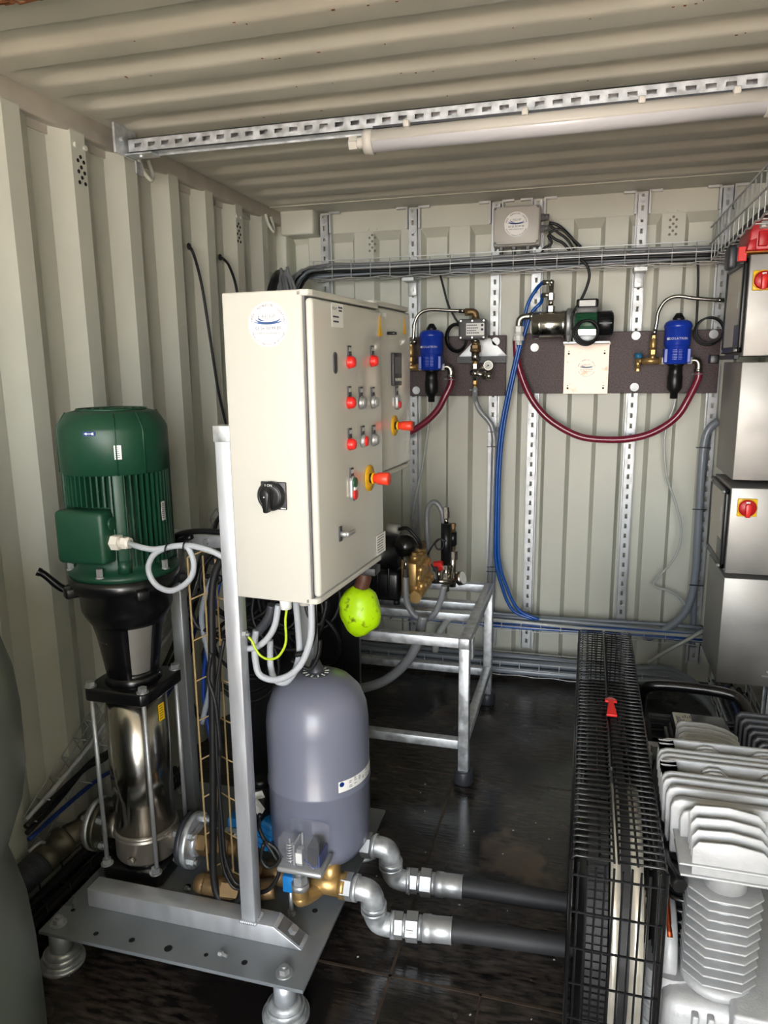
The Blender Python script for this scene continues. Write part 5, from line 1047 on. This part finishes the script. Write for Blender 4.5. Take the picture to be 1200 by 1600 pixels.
# pressure switch
t = thing('pressure_switch', 'pressure switch under a clear plastic cover in front of the grey tank', 'pressure switch', (-.678, 1.615, .19))
mb = MB(); mb.box(-.742, -.614, 1.572, 1.665, .296, .312, .006); mb.build('base_tray', 'zinc', t)
mb = MB(); q = [(-.735, 1.578), (-.621, 1.578), (-.621, 1.658), (-.735, 1.658)]; q2 = [(-.722, 1.588), (-.632, 1.588), (-.632, 1.652), (-.722, 1.652)]
mb.skin([[mb.bm.verts.new((x, y, .311)) for x, y in q], [mb.bm.verts.new((x, y, .395)) for x, y in q], [mb.bm.verts.new((x, y, .408)) for x, y in q2]], True, False); mb.build('clear_cover', 'clear', t)
mb = MB(); mb.tube([(-.712 + .009 * math.cos(k * .9), 1.60 + .009 * math.sin(k * .9), .316 + .0011 * k) for k in range(50)], .0022, 5, 2); mb.build('spring', 'zinc', t)
mb = MB(); mb.cyl((-.712, 1.60, .31), (-.712, 1.60, .385), .003, n=8); mb.cyl((-.68, 1.61, .31), (-.68, 1.61, .40), .003, n=8); mb.box(-.70, -.695, 1.59, 1.64, .312, .372); mb.box(-.688, -.672, 1.585, 1.60, .318, .365); mb.build('bracket', 'zinc', t)
mb = MB(); mb.box(-.662, -.632, 1.595, 1.64, .312, .37, .002, 1); mb.build('switch_block', 'black', t)
mb = MB(); mb.box(-.628, -.6245, 1.59, 1.65, .318, .35); mb.tube([(-.668, 1.59, .335), (-.655, 1.585, .33), (-.64, 1.583, .32), (-.63, 1.59, .325)], .0018, 5); mb.build('blue_terminal', 'navy', t)
MB().box(-.690, -.672, 1.583, 1.585, .325, .355).build('scale_label', 'paper', t)
mb = MB(); c = Vector((-.695, 1.62, 0)); mb.hexn(c + Z * .296, c + Z * .276, .022); mb.cyl(c + Z * .276, c + Z * .262, .014, n=14); mb.hexn(c + Z * .264, c + Z * .24, .021); mb.cyl(c + Z * .24, c + Z * .222, .024, n=20); mb.build('nut', 'zinc', t)
mb = MB(); mb.box(-.735, -.66, 1.59, 1.65, .286, .297); mb.build('mount', 'copper', t)
mb = MB(); mb.tube([c + Z * .232, c + Z * .205, c + Vector((.004, .008, .188)), c + Vector((.02, .04, .182)), c + Vector((.04, .075, .186))], .0225, 18, 5); mb.ball(c + Z * .192, .023); mb.build('brass_elbow', 'brass', t)
# blue actuated valve between the posts and the small relay
t = thing('motor_valve', 'small blue motor valve with white box behind the aluminium post', 'valve', (-.92, 1.80, .2))
p = at(375, 1285, 'y', 1.80); mb = MB(); mb.obox(p, (.06, .05, .05), None, .006); mb.build('blue_body', 'valveblue', t)
p2 = at(362, 1310, 'y', 1.76); mb = MB(); mb.obox(p2, (.045, .03, .055), None, .004); mb.build('white_box', 'boxgrey', t)
p3 = at(418, 1300, 'y', 1.74); mb = MB(); mb.obox(p3, (.05, .05, .09), Matrix.Rotation(.4, 3, 'Y'), .008)
for k in range(4): mb.obox(p3 + Vector((0, -.026, .03 - .02 * k)), (.045, .006, .008), Matrix.Rotation(.4, 3, 'Y'))
mb.build('blue_actuator', 'valveblue', t)
p4 = at(408, 1240, 'y', 1.76); mb = MB(); mb.cyl(p4 - Z * .07, p4 + Z * .03, .028, n=20); mb.cyl(p4 + Z * .03, p4 + Z * .05, .022, n=16); mb.build('coil', 'black', t); mb = MB(); mb.obox(p4 + Vector((.008, -.03, .015)), (.03, .002, .022), Matrix.Rotation(-.4, 3, 'Y')); mb.build('coil_label', 'paper', t)
p5 = at(407, 1267, 'y', 1.70); mb = MB(); mb.hexn(p5, p5 + Vector((-.01, -.012, .03)), .014); mb.build('cable_gland', 'white', t)
p6 = at(417, 1365, 'y', 1.72); mb = MB(); mb.cyl(p6 - X * .03, p6 + X * .03, .033, n=24); mb.build('valve_body', 'nickel', t)
single('black_cable', MB().tube(path([(406, 1272), (404, 1290), (412, 1310), (425, 1330), (435, 1350), (434, 1370), (420, 1390), (402, 1396)], 'y', 1.60), .0055, 8), 'rubber', 'black cable from the white gland down behind the pressure switch', 'cable')
single('black_cable', MB().tube(path([(412, 1318), (408, 1340), (418, 1355), (430, 1352), (438, 1340), (430, 1325), (418, 1316)], 'y', 1.58), .005, 8), 'rubber', 'small closed loop of black cable right of the aluminium post', 'cable')
p = at(455, 1378, 'y', 1.64); mb = MB(); mb.box(p.x - .018, p.x + .018, 1.62, 1.65, p.z - .02, p.z + .03, .004); t = thing('blue_pipe_clip', 'blue pipe clip on a threaded stud left of the brass elbow', 'pipe clip', (p.x, 1.635, SZ)); mb.build('clip', 'valveblue', t)
mb = MB(); mb.cyl((p.x, 1.635, SZ), (p.x, 1.635, p.z - .01), .006, n=10); mb.hexn((p.x, 1.635, SZ), (p.x, 1.635, SZ + .012), .012); mb.build('stud', 'zinc', t)
# ================================================================ compressor with wire belt guard
t = thing('air_compressor', 'piston air compressor with long black wire belt guard and finned silver cylinders', 'compressor', (.25, 1.7, 0))
GX0, GX1, GY0, GY1, GZ0, GZ1 = .008, .174, 1.245, 2.46, .06, .72
GS = (.083, .091)          # gap between the two basket halves
g = MB(); r = .0024
y = GY0
while y <= GY1 + .001:
    for a, b in ((GX0, GS[0]), (GS[1], GX1)):
        o = a if a == GX0 else b
        c = .008
        if a == GX0: g.tube([(b, y, GZ1), (a + c, y, GZ1), (a + .3 * c, y, GZ1 - .3 * c), (a, y, GZ1 - c), (a, y, GZ0)], r, 6, 1)
        else: g.tube([(a, y, GZ1), (b - c, y, GZ1), (b - .3 * c, y, GZ1 - .3 * c), (b, y, GZ1 - c), (b, y, GZ0)], r, 6, 1)
    y += .0205
for x in (GX0 + .002, GX0 + .028, GX0 + .05, GS[0], GS[1], GX1 - .05, GX1 - .028, GX1 - .002): g.wire((x, GY0, GZ1 - .004), (x, GY1, GZ1 - .004), r)
for y in (GY0, GY1):
    n = 10
    for k in range(n):
        x = GX0 + .012 + (GX1 - GX0 - .024) * k / (n - 1); g.wire((x, y, GZ0), (x, y, GZ1 - .012 - .004 * (k % 3)), r)
    z = GZ1 - .04
    while z > GZ0: g.wire((GX0, y, z), (GX1, y, z), r); z -= .078
for x in (GX0 - .002, GX1 + .002):
    z = GZ1 - .05
    while z > GZ0: g.wire((x, GY0, z), (x, GY1, z), r); z -= .10
for x in (GX0, GX1): g.cyl((x, GY0 - .002, GZ0), (x, GY0 - .002, GZ1 - .008), .0035, n=8); g.cyl((x, GY1, GZ0), (x, GY1, GZ1 - .008), .0035, n=8)
gd = g.build('belt_guard', 'blackp', t)
mb = MB(); mb.box(GS[0] + .001, GS[1] - .001, GY0 + .35, GY1, GZ1 - .02, GZ1 - .012); mb.build('centre_strip', 'blackp', gd)
p = at(955, 1105, 'z', GZ1 + .003); mb = MB(); mb.prism([(-.013, -.055), (.013, -.055), (.006, .025), (.015, .025), (.015, .036), (.004, .05), (-.004, .05), (-.015, .036), (-.015, .025), (-.006, .025)], p, X, Y, Z, .006, .001); mb.build('direction_arrow', 'red', gd)
# flywheel, motor pulley and belts
FY, FZ, FR = 1.545, .395, .262
MY, MZ, MR = 2.25, .43, .105
FX0, FX1 = at(953, 1480, 'y', 1.285).x, at(1008, 1480, 'y', 1.285).x
c = Vector((0, FY, FZ)); mb = MB()
mb.lathe([(FR - .03, FX0), (FR, FX0), (FR, FX0 + .019), (FR - .012, FX0 + .0195), (FR - .012, FX0 + .039), (FR, FX0 + .0395), (FR, FX1), (FR - .03, FX1)], c, X, 72, closed=True); mb.lathe([(.05, FX0 + .0), (.06, FX0 + .01), (.06, FX1), (.03, FX1 + .06)], c, X, 28)
for k in range(5): a = 2 * PI * k / 5; d = Vector((0, math.cos(a), math.sin(a))); mb.obox(c + X * (FX0 + .035) + d * .145, (.025, .20, .055), Matrix.Rotation(a, 3, 'X'), .006)
mb.build('flywheel', 'steel', t)
def belt(x0, x1, rf, rm, cog, name):
    mb = MB(); P = []; n = 60
    dy = MY - FY; dz = MZ - FZ; base = math.atan2(dz, dy); be = math.acos((rf - rm) / math.hypot(dy, dz))
    for k in range(n + 1): a = base + be + (2 * PI - 2 * be) * k / n; P.append((FY + rf * math.cos(a), FZ + rf * math.sin(a), math.cos(a), math.sin(a)))
    for k in range(25): a = base - be + 2 * be * k / 24; P.append((MY + rm * math.cos(a), MZ + rm * math.sin(a), math.cos(a), math.sin(a)))
    rs = []
    for y, z, cy_, cz_ in P: rs.append([mb.bm.verts.new((x, y + h * cy_, z + h * cz_)) for x, h in ((x0, 0), (x1, 0), (x1, .010), (x0, .010))])
    mb.skin(rs, False, False, True)
    if cog:
        L = [];
        for i in range(len(P)):
            a, b = P[i], P[(i + 1) % len(P)]; d = math.hypot(b[0] - a[0], b[1] - a[1]); m = max(1, round(d / .013))
            for j in range(m): f = j / m; L.append([a[q] + (b[q] - a[q]) * f for q in range(4)])
        for y, z, cy_, cz_ in L:
            a = math.atan2(cz_, cy_); mb.obox(((x0 + x1) / 2, y + .012 * cy_, z + .012 * cz_), (x1 - x0, .006, .007), Matrix.Rotation(a, 3, 'X'))
    return mb.build(name, 'belt', t)
belt(at(915, 1480, 'y', 1.285).x, at(949, 1480, 'y', 1.285).x, FR - .008, MR, True, 'cogged_belt'); belt(FX0 + .0200, FX0 + .0385, FR - .014, MR - .002, False, 'flat_belt')
mb = MB(); mb.lathe([(.03, .028), (MR - .005, .028), (MR - .005, .105), (.03, .105)], (0, MY, MZ), X, 40); mb.build('motor_pulley', 'darkgrey', t); MB().cyl((.022, FY, FZ), (FX0 - .001, FY, FZ), FR - .012, n=72).build('belt_pulley', 'blackp', t)
# crankcase and cylinders
CX, CY = .285, 1.335
mb = MB(); mb.lathe([(.06, .183), (.10, .186), (.10, .212), (.09, .216)], (0, 1.42, .44), X, 28); mb.build('bearing_cover', 'cast', t)
for a in (.6, 2.2, 3.6, 5.2): MB().hexn((.178, 1.42 + .09 * math.cos(a), .44 + .09 * math.sin(a)), (.20, 1.42 + .09 * math.cos(a), .44 + .09 * math.sin(a)), .010).build('cover_bolt', 'zinc', t)
mb = MB(); mb.box(.185, .52, 1.262, 1.70, .12, .435, .03, 3)
mb.box(.30, .52, 1.235, 1.68, .39, .455, .006)
for x in (.235, .262, .30, .345, .40, .45): mb.box(x, x + .012, 1.25, 1.272, .15, .42, .003)
for k in range(5): mb.torus((.205, 1.36, .40 - .04 * k), Z, .055, .006, 28, 6)
mb.cyl((.205, 1.36, .2), (.205, 1.36, .44), .055, n=24); mb.cyl((.335, 1.235, .425), (.335, 1.25, .425), .013, n=14); mb.build('crankcase', 'cast', t)
mb = MB(); mb.cyl((CX, CY - .012, .655), (CX, CY - .012, .73), .037, n=28)
def fin(mb, c, r, z0, z1, k=.45):
    poly = [(-r, r * .5), (-r, -r * .35), (-r * .5, -r * .85), (r * .55, -r * .88), (r, -r * .45), (r, r * .5), (r * .5, r * .9), (-r * .5, r * .9)]
    mb.prism(poly, (c[0], c[1], z0), X, Y, Z, z1 - z0, .0012)
for k in range(10): z = .462 + .0200 * k; fin(mb, (CX, CY), .064, z, z + .004)
mb.lathe([(.06, .438), (.064, .442), (.064, .456), (.052, .460)], (CX, CY, 0), n=28); mb.cyl((CX, CY, .45), (CX, CY, .665), .036, n=28); mb.build('cylinder', 'cast', t)
mb = MB()
for z, w in ((.686, .085), (.708, .088)): mb.box(CX - w, CX + w + .04, CY - .055, CY + .08, z, z + .005, .002)
mb.build('cylinder_flange', 'cast', t)
# head: plates standing across, seen from above, with a cross finned cover
mb = MB()
HD = -.03
mb.box(.205, .455, 1.37, 1.585, .67, .755, .02, 3)
yy = 1.295; 
for k in range(4):
    y = 1.345 - .020 * k; z = at(1130, 1268 + 19 * k, 'y', y).z; mb.prism([(-.064, 0), (.064, 0), (.066, z - .700), (.052, z - .684), (-.0, z - .676), (-.056, z - .680), (-.066, z - .694)], (CX - .001, y, .684), X, Z, Y, .0045, .0015)
def plate(y, x0, x1, z0, z1, th=.008):
    c = .018; mb.prism([(x0 + c * .2, z0), (x1, z0), (x1, z1 - c), (x1 - c, z1), (x0 + c, z1), (x0 + c * .3, z1 - c * .3), (x0, z1 - c)], (0, y, HD), X, Z, Y, th, .003)
plate(1.362, .205, .345, .70, .800); plate(1.385, .190, .455, .69, .806, .016); plate(1.418, .184, .46, .69, .812, .012)
for y in (1.448, 1.470, 1.524, 1.545, 1.566): plate(y, .180, .465, .69, .814, .009)
for y in (1.490, 1.506): plate(y, .180, .205, .69, .812, .008); plate(y, .258, .315, .72, .812, .008); plate(y, .372, .465, .72, .812, .008)
for y in (1.584, 1.600): plate(y, .184, .210, .69, .811, .008); plate(y, .258, .315, .72, .811, .008); plate(y, .372, .465, .72, .811, .008)
plate(1.616, .186, .46, .69, .812, .009)
mb.build('cylinder_head', 'cast', t)
mb = MB()
for y in (1.498, 1.592):
    for x in (.232, .343): mb.cyl((x, y, .750), (x, y, .7575), .015, n=20)
mb.build('bolt_recess', 'hole', t)
mb = MB(); mb.tube([(.20, 1.62, .74), (.178, 1.52, .70), (.180, 1.38, .655), (.205, 1.30, .650)], .014, 10);
for k in range(8): mb.torus((.235, 1.45, .47 + .025 * k), Z, .050, .006, 24, 5)
mb.cyl((.235, 1.45, .44), (.235, 1.45, .70), .045, n=20); mb.build('rear_cylinder', 'blackp', t)
mb = MB()
for k in range(5):
    y = 1.79 + .023 * k; z = .668 + .003 * k; mb.prism([(.252, .56), (.42, .56), (.405, z - .008), (.375, z + .010), (.33, z + .020), (.27, z + .020), (.258, z + .010)], (0, y, 0), X, Z, Y, .0065, .002)
mb.box(.27, .40, 1.80, 1.88, .44, .62, .01); mb.build('second_head', 'cast', t)
# motor with terminal box and carrying bar
mb = MB(); mb.cyl((.20, 2.13, .43), (.56, 2.13, .43), .135, n=36)
for k in range(36): a = 2 * PI * k / 36; d = Vector((0, math.cos(a), math.sin(a))); mb.obox(Vector((.38, 2.13, .43)) + d * .140, (.32, .004, .022), Matrix.Rotation(a - PI / 2, 3, 'X'))
mb.cyl((.105, 2.25, .43), (.22, 2.20, .43), .02, n=14); mb.box(.22, .54, 2.03, 2.23, .09, .31, .01); mb.build('motor', 'darkgrey', t)
mb = MB()
for k in range(7): y = 1.925 + .026 * k; x0 = .455 - .006 * (k - 3); mb.prism([(x0, .50), (.66, .50), (.66, .625 + .004 * k), (x0 + .012, .625 + .004 * k), (x0, .612 + .004 * k)], (0, y, 0), X, Z, Y, .010, .003)
mb.box(.47, .65, 1.92, 2.1, .42, .60, .01); mb.build('cooling_fins', 'darkgrey', t)
mb = MB(); mb.box(.256, .412, 1.925, 2.055, .55, .615, .012); mb.box(.262, .406, 1.93, 2.05, .612, .648, .010); mb.box(.246, .262, 1.93, 2.05, .56, .60, .004); tb = mb.build('terminal_box', 'black', t)
mb = MB(); mb.box(.266, .312, 1.945, 2.040, .6475, .6490); mb.mi = 1; mb.text('boger', .024, (.283, 1.992, .6494), Y, -X)
for k in range(4):
    for j in range(3): x = .290 + .006 * k; y = 1.955 + .028 * j; mb.box(x, x + .0022, y, y + random.uniform(.008, .02), .649, .6494)
mb.build('name_label', ['boxgrey', 'ink'], tb)
mb = MB(); mb.tube([(.205, 2.30, .30), (.205, 2.28, .56), (.212, 2.262, .612), (.24, 2.25, .632), (.33, 2.248, .636), (.43, 2.24, .634), (.475, 2.22, .622), (.495, 2.17, .58), (.50, 2.10, .45)], .0165, 12, 6); mb.build('carrying_bar', 'blackp', t)
mb = MB(); mb.box(.02, .60, 1.30, 2.42, .03, .06, .004); mb.box(.10, .56, 2.26, 2.40, .06, .12, .004); mb.build('base_frame', 'blackp', t)
mb = MB()
for x, y in ((.06, 1.4), (.56, 1.4), (.06, 2.35), (.56, 2.35)): mb.cyl((x, y, 0), (x, y, .03), .03, n=16)
mb.build('rubber_foot', 'rubber', t)
mb = MB(); mb.box(.185, .235, 1.93, 2.0, .555, .575, .003); mb.hexn((.215, 1.93, .575), (.215, 1.93, .60), .011); mb.hexn((.2, 1.90, .56), (.2, 1.90, .59), .009); mb.build('lug', 'zinc', t)
MB().tube([(.19, 1.45, .60), (.195, 1.40, .55), (.20, 1.345, .50)], .007, 8).build('copper_pipe', 'copper', t)
# ================================================================ stainless boxes on the right wall
BX, BY0, BY1 = .52, 2.86, 3.22
def bz(py, px=1140): return at(px, py, 'y', BY0).z
zz = [(bz(1068), bz(903)), (bz(896), bz(762)), (bz(750), bz(566)), (bz(557), bz(399))]
def main_switch(px, py, parent, s=1.0):
    p = at(px, py, 'y', BY0 - .001); mb = MB(); h = .033 * s
    mb.prism([(-h, -h), (h, -h), (h, h), (-h, h)], p, X, Z, -Y, .008, .003); sw = mb.build('main_switch', 'switchyellow', parent)
    q = p - Y * .008; mb = MB(); mb.lathe([(.030 * s, 0), (.030 * s, .008), (.026 * s, .012), (0, .012)], q, -Y, 32); mb.build('switch_dial', 'redtool', sw)
    mb = MB(); mb.torus(q, Y, .0325 * s, .0018, 32, 6); mb.build('switch_rim', 'yellow', sw)
    mb = MB(); mb.prism([(-.009 * s, -.032 * s), (.006 * s, -.032 * s), (.010 * s, .012 * s), (0, .020 * s), (-.010 * s, .012 * s)], q - Y * .012, X, Z, -Y, .016, .002); mb.build('switch_grip', 'red', sw)
    mb = MB(); mb.box(p.x - .007, p.x + .006, q.y - .0135, q.y - .012, p.z + .018 * s, p.z + .024 * s); mb.build('switch_mark', 'paper', sw)
def steel_box(z0, z1, lab, window):
    t = thing('steel_box', lab, 'enclosure', (.655, 3.04, z0), 'stainless boxes on the right wall')
    mb = MB(); mb.box(BX, .785, BY0, BY1, z0, z1, .003); mb.build('enclosure', 'inox', t)
    if window:
        mb = MB(); a, b, c, d = BY0 + .012, BY1 - .004, z0 + .012, z1 - .008; w = .024; x0, x1 = BX - .016, BX
        mb.box(x0, x1, a, a + w, c, d, .005); mb.box(x0, x1, b - w, b, c, d, .005); mb.box(x0, x1, a, b, c, c + w, .005); mb.box(x0, x1, a, b, d - w, d, .005); f = mb.build('window_frame', 'black', t)
        MB().box(x0 + .001, x0 + .003, a + w, b - w, c + w, d - w).build('window_pane', 'window', f)
        MB().box(BX - .010, BX - .001, a + w, b - w, c + w, d - w).build('inner_panel', 'inside', t)
        mb = MB(); mb.box(x0 + .0045, BX - .003, a + w, a + .13, c + w, c + .10, .002); mb.build('inner_device', 'devgrey', t)
        mb = MB(); mb.box(BX - .0108, BX - .0095, a + .09, a + .13, c + .16, c + .22); mb.build('inner_label', 'paper', t)
        mb = MB()
        for z in (c + .01, d - .012): mb.cyl((x0 - .010, a + .015, z), (x1, a + .015, z), .006, n=10); mb.cyl((x0 - .004, b - .03, z), (x1, b - .03, z), .006, n=10)
        mb.build('frame_screw', 'zinc', f)
        mb = MB()
        for k in range(40): z = c + w + (d - c - 2 * w) * k / 40; mb.box(x0 - .0012, x0 + .001, a + .010, a + .022, z, z + .003)
        mb.build('hinge_strip', 'fig', f)
    return t
names = (('large stainless box, lowest of the stack on the right wall', 0), ('stainless box with black framed window, directly above the lowest box', 1), ('plain tall stainless box between the two windowed boxes', 0), ('stainless box with black framed window, topmost under the red case', 1))
bxs = [steel_box(a, b, n, w) for (a, b), (n, w) in zip(zz, names)]
main_switch(1167, 793, bxs[1]); main_switch(1192, 438, bxs[3], 1.0)
p = at(1195, 1058, 'y', BY0); mb = MB(); mb.box(p.x - .012, p.x + .10, BY0 - .004, BY0, p.z, p.z + .006, .001, 1); mb.ball((p.x + .005, BY0 - .003, p.z + .022), .006, n=10); mb.build('name_bar', 'zinc', bxs[0])
mb = MB()
for y in (2.92, 3.16): mb.box(.785, XR + .036, y - .02, y + .02, zz[0][0] + .02, zz[3][1] - .02)
single('mounting_rail', mb, 'galv', 'pair of mounting rails between the steel boxes and the right wall', 'rail')
# latch bracket at the foot of the topmost box
mb = MB(); z = zz[3][0] - .006; mb.box(BX - .055, BX - .022, 3.20, 3.26, z - .018, z + .016, .003); mb.box(BX - .022, BX - .003, 2.90, 3.23, z - .004, z + .012, .002, 1); single('latch_block', mb, 'black', 'black latch block at the lower rear edge of the topmost steel box', 'latch')
# red case and black block on the topmost box
zt = zz[3][1] + .006
single('shelf_plate', MB().box(.50, .785, 2.84, 3.22, zt - .002, zt + .002, .001, 1), 'orange', 'thin steel shelf plate with an orange reflection painted in, on the topmost steel box', 'shelf')
t = thing('red_case', 'red plastic tool charger case on the shelf above the topmost steel box', 'tool case', (.62, 2.92, zt + .003)); z = zt + .003
mb = MB(); mb.prism([(.505, 0), (.78, 0), (.78, .105), (.535, .105), (.512, .085)], (0, 2.84, z), X, Z, Y, .20, .006); mb.build('case_body', 'redtool', t)
mb = MB(); mb.box(.535, .565, 2.828, 2.842, z + .012, z + .062, .004); mb.box(.60, .64, 2.828, 2.842, z + .02, z + .09, .004); mb.prism([(.50, 0), (.53, 0), (.53, .04), (.506, .03)], (0, 2.83, z), X, Z, Y, .16, .003); mb.build('case_rib', 'redtool', t)
mb = MB(); a = at(1136, 420, 'y', 2.86); b = at(1151, 384, 'y', 2.86); mb.box(a.x, b.x + .004, 2.85, 2.93, a.z, b.z, .008); mb.box(b.x, b.x + .03, 2.86, 2.92, a.z + .02, b.z - .008, .003); single('battery_block', mb, 'darkgrey', 'dark grey battery block hanging left of the red case', 'battery')
mb = MB(); mb.box(b.x + .006, b.x + .034, 2.853, 2.859, a.z + .022, b.z - .004, .002, 1); single('clear_tab', mb, 'red', 'small red frame between the battery block and the red case', 'tab')
# ================================================================ grey green tank in the left foreground
t = thing('moulded_tank', 'large grey green moulded tank standing in front of the left wall', 'tank', (-1.285, .96, 0))
pr = [(.15, 0), (.21, .01), (.235, .05), (.245, .14), (.246, .28), (.244, .40), (.238, .50), (.222, .58), (.212, .62), (.214, .645), (.230, .69), (.252, .75), (.264, .82), (.266, .94), (.260, 1.02), (.244, 1.085), (.21, 1.14), (.15, 1.18), (.09, 1.195), (.0, 1.20)]
MB().lathe(pr, (-1.285, .96, 0), n=72).build('shell', 'dullgreen', t)
mb = MB(); mb.lathe([(.08, 1.185), (.085, 1.19), (.085, 1.235), (.075, 1.245), (0, 1.246)], (-1.285, .96, 0), n=36); mb.build('lid', 'black', t)
for yy, lb in ((.25, 'unseen grey green tank added to shade the lower left wall, next to the first'), (-.60, 'unseen grey green tank added to shade the lower left wall, closest to the doorway')): dup(t, (-1.15, yy, 0), lb).scale = (1.5, 1.5, 1.15)  # wider copies out of view, added to shade the lower left wall
for o in list(bpy.data.objects):
    if 'wl' in o: del o['wl']
